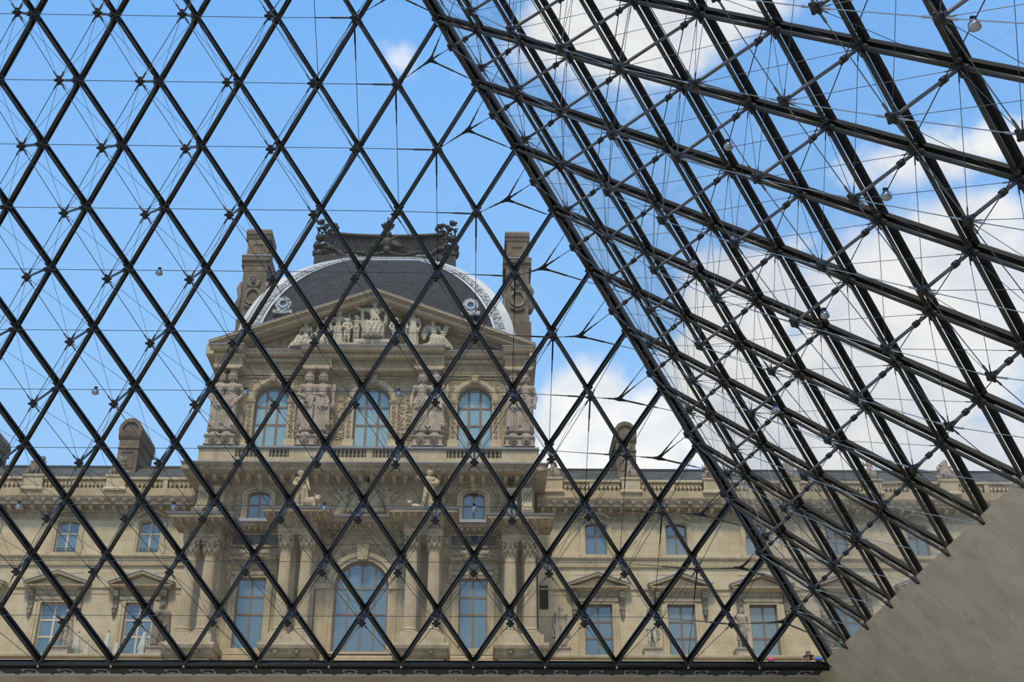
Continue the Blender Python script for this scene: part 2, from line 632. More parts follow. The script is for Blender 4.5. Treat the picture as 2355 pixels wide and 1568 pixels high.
hb.lathe([(.006, -.06), (.03, -.055), (.036, -.04), (.036, -.005), (.022, .0), (.018, .05)], 10)
BOLT = hb.mesh('anchor_bolt', 'chrome', True)


class Face:
    def __init__(s, name, P, out, label, xh, spare):
        s.root = tag(empty(name, tuple(P(0, 0))), label, 'glass wall', None, 'structure')
        s.P, s.out, s.xh = P, out, xh
        s.spare = spare

    def star(s, L, i):
        return s.P(L, i)-s.out*depth(L, i)

    def clamp(s, L, i):
        return s.P(L, i)-s.out*min(.36, depth(L, i)*.45)

    def inner(s, L, i):
        return L > 0 and i > 0 and NN-L-i > 0

    def build(s):
        P, out, root = s.P, s.out, s.root
        ok = lambda L, i: L >= 0 and i >= 0 and L+i <= NN
        vis = {(L, i): seen(P(L, i), 330) for L in range(NN+1) for i in range(NN+1-L)}
        # panes -------------------------------------------------
        def pane(cs, nm):
            c0 = cs[0]
            ce = sum(cs)/len(cs)
            q = [(c+(ce-c)*0.018)-c0 for c in cs]
            mb = MB()
            n = len(q)
            mb.add([v+out*.155 for v in q]+[v+out*.180 for v in q], [tuple(range(n)), tuple(range(2*n-1, n-1, -1))]+[(k, (k+1) % n, n+(k+1) % n, n+k) for k in range(n)])
            return mb.mesh(nm, 'glass')
        rh = pane([P(2, 3), P(3, 3), P(4, 2), P(3, 2)], 'glass_pane')
        tr = pane([P(0, 3), P(1, 3), P(0, 4)], 'base_glass_pane')
        for L in range(NN-1):
            for i in range(1, NN-L):
                q = [(L, i), (L+1, i), (L+2, i-1), (L+1, i-1)]
                if all(ok(*k) for k in q) and any(vis[k] for k in q):
                    link('glass_pane', rh, root, tuple(P(L, i)))
        for i in range(NN):
            if vis[(0, i)] or vis[(0, i+1)]:
                link('glass_pane', tr, root, tuple(P(0, i)))
        # glazing bars and the chord tubes under them ------------
        for di, nm in ((0, 'a'), (-1, 'b')):
            a, b = P(2, 3), P(3, 3+di)
            d = (b-a)/np.linalg.norm(b-a)
            side = np.cross(d, out)
            gb = MB().bar((0, 0, 0), b-a, side, out, .112, .105, .20).mesh('glazing_bar', 'steel_black')
            tb = MB().tube([(0, 0, 0), b-a], .041, 10).mesh('chord_tube', 'steel_tube', True)
            for L in range(NN):
                for i in range(NN+1-L):
                    e = (L+1, i+di)
                    if not ok(*e) or (i == 0 and di == 0) or (NN-L-i == 0):
                        continue
                    if vis[(L, i)] or vis[e]:
                        link('glazing_bar', gb, root, tuple(P(L, i)))
                        link('chord_tube', tb, root, tuple(P(L, i)))
        # struts, hubs, crossing nodes ---------------------------
        for (L, i), v in vis.items():
            if not v or not s.inner(L, i):
                continue
            p, q = P(L, i), s.star(L, i)
            o = MB().tube([p-out*.03, q+out*.08, q+out*.05], [.031, .031, .024], 8).build('strut', 'steel_strut', root, True)
            link('strut_hub', HUB, o, mat4=frame4(q, out, s.xh))
            link('cable_clamp', CLAMP, o, mat4=frame4(s.clamp(L, i), out, s.xh))
            link('chord_node', NODE, root, mat4=frame4(p, out, s.xh))
        # tie cables of the trusses ------------------------------
        chords, diags = [], []
        for L in range(NN):
            for i in range(NN+1-L):
                for di in (0, -1):
                    e = (L+1, i+di)
                    if not ok(*e) or not (vis[(L, i)] or vis[e]):
                        continue
                    a, b = (L, i), e
                    ia, ib = s.inner(*a), s.inner(*b)
                    if not (ia or ib):
                        continue
                    pa = s.star(*a) if ia else P(*a)-out*.06
                    pb = s.star(*b) if ib else P(*b)-out*.06
                    chords.append((pa, pb, .0085 if di == 0 else .0085, di))
                    if ia and ib:
                        diags.append((s.star(*a), P(*b)-out*.05, .0052, di))
                        diags.append((P(*a)-out*.05, s.star(*b), .0052, di))
        for nm, lst, mat, end in (('chord_cable', chords, 'cable', .26), ('diagonal_cable', diags, 'cable', .20)):
            lst.sort(key=lambda c: -px_len(c[0], c[1]))
            rest = MB()
            nrest = 0
            for k, (a, b, r, di) in enumerate(lst):
                m_ = 'cable_bright' if (di == -1 and s.spare and nm == 'chord_cable') else mat
                if k < 300 and px_len(a, b) > 0:
                    cable_mb(MB(), a, b, r, end, r*2.3).build(nm, m_, root)
                elif px_len(a, b) > 0:
                    cable_mb(rest, a, b, r, end, r*2.3)
                    nrest += 1
            if nrest:
                tag(rest.build(nm, mat, root), kind='stuff')
        s.vis = vis


front = Face('wall_front', P_front, OUT_F, 'sloping front glass wall of diamond panes in a black steel lattice, facing the palace', np.array([1.0, 0, 0]), False)
front.build()
right = Face('wall_right', P_right, OUT_R, 'sloping right-hand glass wall of diamond panes seen edge-on through its struts and cables', np.array([0, 1.0, 0]), True)
right.build()

# horizontal ring cables on the strut clamps
for L in range(1, 13):
    k = [i for i in range(2, NN-L) if front.vis.get((L, i))]
    if k:
        pts = [front.star(L, 1)]+[front.clamp(L, i) for i in k]
        MB().tube(pts, .0085, 5).build('ring_cable', 'cable', front.root)
        a, b = front.star(L, 1), front.clamp(L, 2)
        d = (b-a)/np.linalg.norm(b-a)
        MB().tube([a+d*.12, a+d*.16, a+d*.55, a+d*.60, a+d*.95, a+d*1.0], [.010, .022, .022, .014, .013, .008], 8).build('turnbuckle', 'steel_tube', front.root, True)
    if L >= 2 and front.vis.get((L, 1)):
        a, b = front.star(L, 1), P_front(L-2, 2)
        d = (b-a)/np.linalg.norm(b-a)
        MB().tube([a+d*.08, a+d*.14, a+d*.62, a+d*.66, a+d*.98, a+d*1.02, b], [.010, .021, .021, .014, .014, .0075, .0075], 6).build('drop_cable', 'steel_cast', front.root, True)
YS = {1: (.60, .42), 2: (.85, .52), 3: (1.05, .68), 4: (1.25, .82), 5: (1.33, .88), 6: (1.36, .85), 7: (1.32, .68), 8: (1.22, .48), 9: (1.2, .34), 10: (1.12, .16), 11: (1.0, .1), 12: (1.0, .1)}
cornerT = tag(empty('trim_1', tuple(P_front(0, 0))), 'heavy black corner beam where the two glass slopes meet, with forked cable ties', 'beam', None, 'structure')
bis = OUT_F+OUT_R
bis = bis/np.linalg.norm(bis)
for L in range(0, 13):
    a, b = P_front(L, 0), P_front(L+1, 0)
    d = (b-a)/np.linalg.norm(b-a)
    side = np.cross(d, bis)
    MB().bar(a, b, side, bis, .20, .09, .30).build('corner_beam', 'steel_black', cornerT)
    MB().tube([a, b], .062, 10).build('corner_tube', 'steel_tube', cornerT, True)
    link('corner_node', NODE, cornerT, mat4=frame4(a, bis, np.array([0, 0, 1.0])))
for L, (sy, dn) in YS.items():
    y = P_front(L, 0)+np.array([-sy, -sy, -dn])
    arms = [(front.star(L, 1), .30, False), (right.star(L, 1), .30, False), (right.clamp(L, 2), .55, True), (P_right(L-1, 1)-OUT_R*.06, .75, True)]
    mb = MB()
    mb.lathe([(.01, -.03), (.055, -.028), (.06, 0), (.055, .028), (.01, .03)], 8, y)
    for q, ln, big in arms:
        d = (q-y)/np.linalg.norm(q-y)
        mb.tube([y, y+d*.09, y+d*.20], [.055, .038, .022], 6)
    mb.build('tie_joint', 'steel_cast', cornerT, True)
    for q, ln, big in arms:
        d = (q-y)/np.linalg.norm(q-y)
        tot = np.linalg.norm(q-y)
        g = min(ln, tot*.45)
        MB().tube([y+d*.18, y+d*.22, y+d*(.2+g*.55), y+d*(.22+g*.58), y+d*(.24+g), y+d*(.26+g), q], [.011, .022, .022, .015, .015, .0085, .0085], 6).build('tie_rod', 'steel_tube', cornerT, True)
k = {}
for L in range(1, 13):
    ii = [i for i in range(2, NN-L) if right.vis.get((L, i))]
    if len(ii) > 1:
        MB().tube([right.clamp(L, i) for i in ii], .0085, 5).build('ring_cable', 'steel_cast', right.root)

# foot of the front slope: rail, tube and anchor bolts
xl = -14.0
fb = tag(empty('trim_2', (xl, 0, 0)), 'black base rail and steel tube along the foot of the front glass slope', 'rail', None, 'structure')
MB().box(xl, B/2+.05, .05, .15, -.02, .10).build('base_rail', 'steel_black', fb)
MB().box(xl, B/2, .02, .16, -.13, -.075).build('lower_rail', 'steel_black', fb)
MB().tube([(xl, -.02, -.02), (B/2, -.02, -.02)], .052, 12).build('base_tube', 'steel_tube', fb, True)
for i in range(0, 17):
    p = P_front(0, i)
    if p[0] > xl:
        link('base_node', NODE, fb, mat4=frame4(p, OUT_F, np.array([1.0, 0, 0])))
        link('anchor_bolt', BOLT, fb, loc=(p[0], -.06, -.075))
rb = tag(empty('trim_3', (B/2, -20, 0)), 'black base rail along the foot of the right-hand glass slope', 'rail', None, 'structure')
MB().box(B/2+.04, B/2+.14, -21, .0, -.02, .05).build('base_rail', 'steel_black', rb)
for i in range(1, 11):
    p = P_right(0, i)
    q = right.star(1, i)
    d = (q-p)/np.linalg.norm(q-p)
    MB().tube([p+d*.05, p+d*.30, p+d*.36], [.030, .030, .012], 8).build('cable_fork', 'chrome', rb, True)

# service ledge, its slots and spotlights
WY = 1.55
lg = tag(empty('trim_4', (xl, .2, -.05)), 'dark service ledge with pale edge band under the front glass slope', 'ledge', None, 'structure')
MB().box(xl, B/2+.6, .18, 1.30, -.02, .04).build('ledge_tray', 'tray', lg)
MB().box(xl, B/2+1.5, 1.27, WY, -.035, .04).build('edge_band', 'band', lg)
st = MB().box(-.43, .43, 1.17, 1.255, -.045, -.021).mesh('slot_strip', 'slot')
pl = MB()
pl.box(-.19, .19, .50, 1.06, -.045, -.021)
PLATE = pl.mesh('plate', 'plate')
BEZ = MB().lathe([(.135, -.075), (.155, -.07), (.16, -.046), (.10, -.046), (.10, -.03)], 20, (0, .78, 0)).mesh('bezel', 'steel_cast', True)
LENS = MB().ell((0, .78, -.055), (.098, .098, .035), 14, 6).mesh('lens', 'chrome', True)
nb = 0
ORD = 'first second third fourth fifth sixth seventh eighth ninth tenth eleventh twelfth thirteenth fourteenth fifteenth sixteenth seventeenth eighteenth nineteenth twentieth twenty-first twenty-second twenty-third twenty-fourth twenty-fifth twenty-sixth twenty-seventh twenty-eighth twenty-ninth thirtieth'.split()
x = P_front(0, 0)[0]-B/NN*.25
while x > xl+.4:
    if seen((x, .8, 0), 120):
        r = empty('recessed_spotlight', (x, .78, -.05))
        nb += 1
        tag(r, 'round spotlight in a grey plate on the dark ledge, ' + ORD[nb-1] + ' from the right stone slabs', 'spotlight', 'spotlights along the ledge under the front glass')
        link('plate', PLATE, r, (x, 0, 0))
        bz = link('bezel', BEZ, r, (x, 0, 0))
        link('lens', LENS, bz, (x, 0, 0))
        if nb % 2 == 0:
            for dx in (-.02, .98):
                link('slot_strip', st, lg, (x+dx+.02, 0, 0))
    x -= B/NN/2
MB().box(-30, B/2+10.0, WY, WY+.5, -9.4, .035).build('wall_base_front', 'inner_stone')
tag(bpy.data.objects['wall_base_front'], 'beige stone wall below the front glass slope and its ledge', 'wall', None, 'structure')
# sloping stone soffit under the right slope, laid in tall slabs
ws = tag(empty('wall_base_right', (B/2, 0, 0)), 'large sloping honey-coloured stone slabs below the right-hand glass slope', 'stone wall', None, 'structure')
for k in range(-1, 6):
    y1 = -3.935*k
    y0 = y1-3.935
    y1 = min(y1, WY+.0)
    prof = [(B/2-.13, .10), (B/2+.02, .10), (B/2+.30, -.1), (B/2+1.2, -.1), (B/2+10.2, -9.4), (B/2+8.6, -9.4)]
    MB().prism(prof, 'y', y0+.006, y1-.006).build('stone_slab', 'inner_stone', ws)
tag(MB().box(-30, 30, -46, WY, -9.6, -9.4).build('floor', 'hall_floor'), 'pale stone floor of the hall under the pyramid', 'floor', None, 'structure')

# little spotlights clipped to the ring cables
LH = MB()
LH.lathe([(.02, .085), (.055, .08), (.06, .05), (.085, .035), (.09, -.02), (.08, -.045), (.07, -.05)], 16)
LHM = LH.mesh('housing', 'chrome', True)
LL = MB().ell((0, 0, -.045), (.068, .068, .03), 12, 6).mesh('lens', 'plate', True)
LC = MB().box(-.035, .035, -.02, .02, .08, .15).tube([(-.04, 0, .13), (.04, 0, .13)], .022, 8).mesh('clip', 'steel_cast')


def cable_lamp(face, L, i, label):
    a, b = face.clamp(L, int(i)), face.clamp(L, int(i)+1)
    q = a+(b-a)*(i-int(i))
    r = tag(empty('cable_spotlight', (q[0], q[1], q[2]-.07)), label, 'spotlight', 'spotlights clipped to the cables')
    for nm, me in (('housing', LHM), ('lens', LL), ('clip', LC)):
        link(nm, me, r, (q[0], q[1], q[2]-.07))

# ================================================================== palace: building kit
X0 = 0.72            # axis of the pavilion
UNIT = {}


def ubox(mat):
    if mat not in UNIT:
        UNIT[mat] = MB().box(-.5, .5, -.5, .5, -.5, .5).mesh('block', mat)
    return UNIT[mat]


def block(name, mat, parent, x0, x1, y0, y1, z0, z1):
    return link(name, ubox(mat), parent, ((x0+x1)/2, (y0+y1)/2, (z0+z1)/2), None, (x1-x0, y1-y0, z1-z0))


def arc_top(w, z1, rise):
    hw = w/2
    return lambda x: z1-rise+rise*math.sqrt(max(0.0, 1-(x/hw)**2)) if rise else z1


def wall_mb(mb, x0, x1, z0, z1, y0, y1, ops):
    """solid wall with openings (cx, w, za, zb, rise)"""
    xs = sorted({x0, x1, *[c-wd/2 for c, wd, *_ in ops], *[c+wd/2 for c, wd, *_ in ops]})
    for a, b in zip(xs, xs[1:]):
        m = (a+b)/2
        hol = sorted([(za, zb) for c, wd, za, zb, r in ops if abs(m-c) < wd/2])
        z = z0
        for za, zb in hol:
            if za > z:
                mb.box(a, b, y0, y1, z, za)
            z = zb
        if z < z1:
            mb.box(a, b, y0, y1, z, z1)
    for c, wd, za, zb, r in ops:
        if r:
            f = arc_top(wd, zb, r)
            for sgn in (-1, 1):
                n = 10
                pts = [(c+sgn*wd/2*math.sin(math.pi/2*k/n), 0) for k in range(n+1)]
                poly = [(p[0], f(p[0]-c)) for p in pts]+[(c+sgn*wd/2, zb+.002), (c, zb+.002)]
                mb.prism(poly[:-1], 'y', y0, y1)
    return mb


def ashlar(parent, x0, x1, z0, z1, y, ops, rowh, blen, mat, th=.022, name='ashlar_block'):
    n = max(1, round((z1-z0)/rowh))
    rh = (z1-z0)/n
    for r in range(n):
        a, b = z0+r*rh, z0+(r+1)*rh
        free = [(x0, x1)]
        for c, wd, za, zb, rr in ops:
            if zb > a+.05 and za < b-.05:
                nf = []
                for p, q in free:
                    if c+wd/2 <= p or c-wd/2 >= q:
                        nf.append((p, q))
                        continue
                    if c-wd/2 > p+.05:
                        nf.append((p, c-wd/2))
                    if c+wd/2 < q-.05:
                        nf.append((c+wd/2, q))
                free = nf
        for p, q in free:
            k = max(1, round((q-p)/blen))
            w_ = (q-p)/k
            sh = w_*.5 if r % 2 and k > 1 else 0
            e = [p]+[p+w_*j+sh for j in range(0 if sh else 1, k)]+[q]
            for u, v in zip(e, e[1:]):
                block(name, mat, parent, u+.0022, v-.0022, y-th, y+.02, a+.0022, b-.0022)


def mould(name, mat, parent, x0, x1, yw, prof, y1=None):
    """straight moulding: prof = [(projection, z), ...] from bottom to top"""
    yb = yw+.15 if y1 is None else y1
    poly = [(yb, prof[0][1])]+[(yw-p, z) for p, z in prof]+[(yb, prof[-1][1])]
    return MB().prism(poly, 'x', x0, x1).build(name, mat, parent)


def window(parent, cx, z0, z1, wd, y, cols, rows, rise, fmat, pmats, fw=.09, name='window', bar=.066):
    """timber window (frame mesh) with every pane a piece of its own; cols/rows are the bar positions as fractions"""
    f = arc_top(wd, z1, rise)
    mb = MB()
    hw = wd/2
    zs = z1-rise
    mb.box(cx-hw, cx-hw+fw, y-.06, y+.06, z0, zs)
    mb.box(cx+hw-fw, cx+hw, y-.06, y+.06, z0, zs)
    mb.box(cx-hw, cx+hw, y-.06, y+.06, z0, z0+fw)
    if rise:
        mb.arch(cx, zs, hw-fw, hw, y-.06, y+.06, 0, math.pi, 16, rise/hw)
    else:
        mb.box(cx-hw, cx+hw, y-.06, y+.06, z1-fw, z1)
    cx_ = [-hw+fw]+[-hw+wd*c for c in cols]+[hw-fw]
    rz = [z0+fw]+[z0+(z1-z0)*r for r in rows]+[z1-(0 if rise else fw)]
    for c in cx_[1:-1]:
        mb.box(cx+c-bar, cx+c+bar, y-.05, y+.05, z0+fw, f(c)-.02)
    for r in rz[1:-1]:
        mb.box(cx-hw+fw, cx+hw-fw, y-.055, y+.055, r-bar*.9, r+bar*.9)
    o = mb.build(name, fmat, parent)
    fi = lambda x: (f(x*hw/(hw-fw*.9))-(fw if rise else 0))
    for j, (za, zb) in enumerate(zip(rz, rz[1:])):
        for i, (a, b) in enumerate(zip(cx_, cx_[1:])):
            a2, b2 = a+(bar if i else 0), b-(bar if i < len(cx_)-2 else 0)
            za2 = za+(bar*.9 if j else 0)
            zb2 = zb-(bar*.9 if j < len(rz)-2 else 0)
            n = 8 if rise else 1
            top = [(cx+b2+(a2-b2)*k/n, min(zb2, fi(b2+(a2-b2)*k/n))) for k in range(n+1)]
            if max(t[1] for t in top) < za2+.06:
                continue
            top = [(px, max(pz, za2+.005)) for px, pz in top]
            MB().prism([(cx+a2, za2), (cx+b2, za2)]+top, 'y', y-.012, y+.012).build('pane', pmats[(j) % len(pmats)], o)
    return o


def surround(parent, cx, z0, z1, wd, y, bw, proj, rise, mat='trim', sill=True):
    """moulded stone architrave in two steps round an opening"""
    mb = MB()
    hw = wd/2
    zs = z1-rise
    for b0, b1, p in ((0, bw*.45, proj*.6), (bw*.45, bw, proj)):
        mb.box(cx-hw-b1, cx-hw-b0, y-p, y+.1, z0, zs)
        mb.box(cx+hw+b0, cx+hw+b1, y-p, y+.1, z0, zs)
        if rise:
            mb.arch(cx, zs, hw+b0, hw+b1, y-p, y+.1, 0, math.pi, 20, (rise+b0)/(hw+b0))
        else:
            mb.box(cx-hw-b1, cx+hw+b1, y-p, y+.1, z1+b0, z1+b1)
    mb.box(cx-hw-.01, cx-hw+.02, y, y+.34, z0, zs)
    mb.box(cx+hw-.02, cx+hw+.01, y, y+.34, z0, zs)
    o = mb.build('window_surround', mat, parent)
    if sill:
        block('window_sill', mat, parent, cx-hw-bw, cx+hw+bw, y-proj-.06, y+.35, z0-.14, z0)
    return o



def spiral(mb, cx, cz, r, y, turns=1.6, a0=0.0, d=1, th=.035):
    pts = []
    n = 15
    for k in range(n):
        t = k/(n-1)
        a = a0+d*turns*2*math.pi*t
        rr = r*(1-.82*t)
        pts.append((cx+rr*math.cos(a), y-.012-.02*t, cz+rr*math.sin(a)))
    mb.tube(pts, [th*(1-.45*k/(n-1)) for k in range(n)], 5)
    mb.ell(pts[-1], (th*1.5, th*1.1, th*1.5), 6, 4)


def foliage(name, parent, x0, x1, z0, z1, y, cell, mat='trim', inside=None, seed=1):
    """carved rinceau: spirals of stem with leaves, standing proud of the wall"""
    r_ = random.Random(seed)
    mb = MB()
    nx = max(1, round((x1-x0)/cell))
    nz = max(1, round((z1-z0)/cell))
    for i in range(nx):
        for j in range(nz):
            cx, cz = x0+(x1-x0)*(i+.5)/nx, z0+(z1-z0)*(j+.5)/nz
            if inside and not inside(cx, cz):
                continue
            rr = min((x1-x0)/nx, (z1-z0)/nz)*.44
            d = 1 if (i+j) % 2 else -1
            a0 = r_.uniform(0, 6.28)
            spiral(mb, cx, cz, rr, y, 1.5, a0, d, rr*.16)
            for q in range(4):
                a = a0+d*(1.0+1.5*q)+.4
                px, pz = cx+rr*.95*math.cos(a), cz+rr*.95*math.sin(a)
                mb.tube([(cx+rr*.6*math.cos(a-.3*d), y-.01, cz+rr*.6*math.sin(a-.3*d)), (px, y-.04, pz), (cx+rr*1.2*math.cos(a+.25*d), y-.01, cz+rr*1.2*math.sin(a+.25*d))], [rr*.08, rr*.20, rr*.05], 5)
    return mb.build(name, mat, parent, True)


def swags(name, parent, x0, x1, z0, z1, y, n, mat='sooty'):
    """fruit garlands hung between rosettes"""
    mb = MB()
    w_ = (x1-x0)/n
    h = z1-z0
    for i in range(n):
        a = x0+w_*i
        for k in range(9):
            t = (k+.5)/9
            f_ = math.sin(math.pi*t)
            mb.ell((a+w_*t, y-.03-.03*f_, z1-h*.22-h*.5*f_), (w_*.062, .05+.03*f_, h*(.12+.10*f_)), 6, 4)
        mb.ell((a, y-.04, z1-h*.25), (h*.20, .06, h*.20), 8, 5)
    mb.ell((x1, y-.04, z1-h*.25), (h*.20, .06, h*.20), 8, 5)
    return mb.build(name, mat, parent, True)


BAL = MB().box(-.085, .085, -.085, .085, 0, .05).lathe([(.05, .05), (.075, .10), (.05, .14), (.095, .22), (.105, .29), (.075, .38), (.045, .47), (.042, .53), (.07, .56), (.05, .60)], 10).box(-.085, .085, -.085, .085, .60, .66).mesh('baluster', 'trim', False)


def balusters(parent, x0, x1, y, z0, h, step=.30, mat=None):
    n = max(1, int((x1-x0)/step))
    st = (x1-x0)/n
    for k in range(n):
        link('baluster', BAL, parent, (x0+st*(k+.5), y, z0), None, (1, 1, h/.66))


def flute(n=24):
    return lambda a: 1-.055*abs(math.sin(a*n/2))**.5 if False else 1-.10*(0.5+0.5*math.cos(a*n))**2


def column(parent, x, y, z0, zc0, zc1, r, mat='trim'):
    """plinth + torus base, fluted shaft, acanthus capital with corner volutes"""
    o = MB().lathe([(r, 0), (r*.99, .02), (r*.985, (zc0-z0-.55)*.33), (r*.87, zc0-z0-.62), (r*.86, zc0-z0-.58), (r*.92, zc0-z0-.56), (r*.92, zc0-z0-.50)], 96, (x, y, z0+.50), flute(22)).build('column', mat, parent, False)
    b = MB().box(x-r*1.42, x+r*1.42, y-r*1.42, y+r*1.42, z0-.02, z0+.16)
    b.lathe([(r*1.36, .16), (r*1.42, .22), (r*1.36, .29), (r*1.14, .31), (r*1.12, .36), (r*1.22, .39), (r*1.22, .44), (r*1.08, .47), (r*1.04, .53)], 28, (x, y, z0))
    b.build('column_base', mat, o)
    h = zc1-zc0
    c = MB().lathe([(r*.86, 0), (r*.98, .03*h), (r*.88, .07*h), (r*.90, .4*h), (r*1.02, .66*h), (r*1.22, .86*h), (r*1.2, .88*h)], 24, (x, y, zc0))
    for row, (n, zz, rr, lh) in enumerate(((8, .10, .93, .36), (8, .30, .98, .40))):
        for k in range(n):
            a = 2*math.pi*(k+.5*row)/n
            ca, sa = math.cos(a), math.sin(a)
            pts = [(x+ca*r*rr, y+sa*r*rr, zc0+zz*h), (x+ca*r*(rr+.08), y+sa*r*(rr+.08), zc0+(zz+lh*.6)*h), (x+ca*r*(rr+.30), y+sa*r*(rr+.30), zc0+(zz+lh)*h), (x+ca*r*(rr+.36), y+sa*r*(rr+.36), zc0+(zz+lh*.86)*h)]
            c.tube(pts, [r*.26, r*.25, r*.17, r*.08], 6)
    for k in range(4):
        a = math.pi/4+k*math.pi/2
        ca, sa = math.cos(a), math.sin(a)
        c.tube([(x+ca*r*.95, y+sa*r*.95, zc0+.58*h), (x+ca*r*1.3, y+sa*r*1.3, zc0+.82*h), (x+ca*r*1.55, y+sa*r*1.55, zc0+.84*h), (x+ca*r*1.60, y+sa*r*1.60, zc0+.70*h), (x+ca*r*1.48, y+sa*r*1.48, zc0+.68*h)], [r*.12, r*.15, r*.17, r*.16, r*.10], 6)
    c.prism([(x+r*1.35*sx*(1 if abs(sy) else 1), y+r*1.35*sy) for sx, sy in ((-1, -1), (-.35, -.86), (.35, -.86), (1, -1), (.86, -.35), (.86, .35), (1, 1), (.35, .86), (-.35, .86), (-1, 1), (-.86, .35), (-.86, -.35))], 'z', zc0+.88*h, zc1)
    for sx, sy in ((0, -1), (1, 0), (-1, 0)):
        c.ell((x+sx*r*1.22, y+sy*r*1.22, zc0+.86*h), (r*.2, r*.2, r*.18), 8, 5)
    c.build('capital', M['capital'], o, True)
    return o


M['capital'] = stone('weathered_capital_stone', (.34, .275, .175), (.46, .38, .245), 3.0, 0.5, vary=0.03, streak=0.45)

# ------------------------------------------------------------------ the pavilion
PV = tag(empty('palace_pavilion', (X0, 40, 0)), 'tall ornate stone pavilion with pediment, twin columns and slate dome in the middle', 'palace')
WYP = 40.0
main_ops = [(X0, 3.32, 9.8, 15.47, 1.66)]+[(X0+u, 1.78, 10.03, 14.37, 0) for u in (-6.72, 6.84)]
att_ops = [(X0+u, 1.42, 17.97, 19.97, .32) for u in (-6.77, 6.81)]
up_ops = [(X0+u, w_, 21.95, 27.42, w_/2) for u, w_ in ((-6.53, 2.22), (.06, 2.38), (6.80, 2.28))]
mb = MB()
wall_mb(mb, X0-10.75, X0+10.75, 8.9, 17.5, WYP, WYP+.8, main_ops)
mb.build('wall', 'pav', PV)
mb = MB()
wall_mb(mb, X0-10.6, X0+10.6, 17.5, 21.2, WYP, WYP+.8, att_ops)
mb.build('wall', 'sooty', PV)
mb = MB()
wall_mb(mb, X0-10.2, X0+10.2, 21.2, 29.7, WYP, WYP+.8, up_ops)
mb.build('wall', 'pav', PV)
block('core', 'hole', PV, X0-10.1, X0+10.1, 40.9, 47.5, 0, 30.4)
block('side_wall', 'pav', PV, X0-10.7, X0-10.1, 40.8, 48, 0, 29.7)
block('side_wall', 'pav', PV, X0+10.1, X0+10.7, 40.8, 48, 0, 29.7)
block('ground_floor', 'pav', PV, X0-11.2, X0+11.2, 37.4, 40.85, 0, 8.55)
mould('plinth_course', 'trim', PV, X0-11.0, X0+11.0, 39.95, [(.1, 8.5), (.45, 8.6), (.45, 8.95), (.3, 9.05), (.3, 9.5), (.18, 9.6)], 40.05)
ashlar(PV, X0-10.7, X0+10.7, 9.7, 15.9, WYP, [(c, wd+1.0 if r else wd+.75, za-1, zb+(.6 if r else .4), r) for c, wd, za, zb, r in main_ops]+[(X0+u, 1.15, 8, 18, 0) for u in (-10.2, -9.05, 9.05, 10.3, -4.45, -3.2, 3.2, 4.5)], .52, 1.4, 'pav')

# main storey: paired fluted columns on pedestals, pilasters behind, ressauts above
PAIRS = [(-10.17, -9.05, 16.10, 17.62, 'outer'), (-4.52, -3.26, 16.48, 17.95, 'inner'), (3.12, 4.46, 16.48, 17.95, 'inner'), (9.07, 10.27, 16.10, 17.62, 'outer')]
dent = MB()
for a, b, zc, zt, kind in PAIRS:
    for u in (a, b):
        column(PV, X0+u, 38.3, 10.32, zc-.94, zc, .375)
        block('pilaster', 'trim', PV, X0+u-.42, X0+u+.42, 39.72, 40.0, 9.7, zc)
        mould('pilaster_cap', 'relief_fine', PV, X0+u-.46, X0+u+.46, 39.72, [(.02, zc-.75), (.06, zc-.7), (.14, zc-.15), (.16, zc)], 40.0)
    l, r = X0+a-.62, X0+b+.62
    # pedestal
    mb = MB().box(l-.12, r+.12, 37.55, 40, 9.78, 10.32)
    mb.build('column_plinth', 'trim', PV)
    MB().prism([(40.0, 9.42), (37.25, 9.42), (37.2, 9.60), (37.3, 9.78), (40, 9.78)], 'x', l-.4, r+.4).build('pedestal_cornice', 'sooty', PV)
    MB().prism([(40.0, 8.95), (37.62, 8.95), (37.62, 9.05), (37.5, 9.1), (37.5, 9.3), (37.3, 9.42), (40, 9.42)], 'x', l-.28, r+.28).build('pedestal_frieze', 'sooty', PV)
    block('pedestal', 'trim', PV, l-.1, r+.1, 37.7, 40, 8.5, 8.95)
    n = 22
    for k in range(n):
        x = l-.05+(r-l+.1)*(k+.5)/n
        dent.box(x-.03, x+.03, 37.56, 37.75, 8.97, 9.12)
    for u in (a, b):
        MB().ell((X0+u, 37.42, 9.24), (.17, .12, .20), 8, 6).ell((X0+u, 37.33, 9.17), (.08, .08, .07), 8, 5).ell((X0+u-.09, 37.36, 9.32), (.06, .06, .06), 6, 4).ell((X0+u+.09, 37.36, 9.32), (.06, .06, .06), 6, 4).build('lion_mask', 'statue_dark', PV, True)
    # ressaut entablature
    l, r = X0+a-.52, X0+b+.52
    mould('architrave', 'sooty', PV, l, r, 37.85, [(0, zc), (0, zc+.14), (.05, zc+.16), (.05, zc+.32), (.12, zc+.36)], 40.0)
    block('garland_frieze', 'sooty', PV, l, r, 37.85, 40.0, zc+.36, zc+.86)
    swags('garland', PV, l+.15, r-.15, zc+.38, zc+.84, 37.86, 2)
    mould('cornice', 'sooty', PV, l, r, 37.85, [(.05, zc+.86), (.12, zc+.92), (.12, zc+1.02), (.75, zc+1.10), (.80, zc+1.24), (.95, zc+1.34)], 40.0)
    MB().box(l-.85, r+.85, 36.9, 40.0, zc+1.10, zc+1.30).build('corona', 'sooty', PV)
    MB().prism([(40.0, zc+1.30), (36.82, zc+1.30), (36.78, zc+1.38), (37.0, zc+1.46), (40.0, zc+1.52)], 'x', l-.95, r+.95).build('lead_capping', 'coping', PV)
    n = int((r-l+1.2)/.42)
    for k in range(n+1):
        x = l-.6+(r-l+1.2)*k/n
        block('modillion', 'trim', PV, x-.07, x+.07, 37.0, 37.75, zc+.98, zc+1.10)
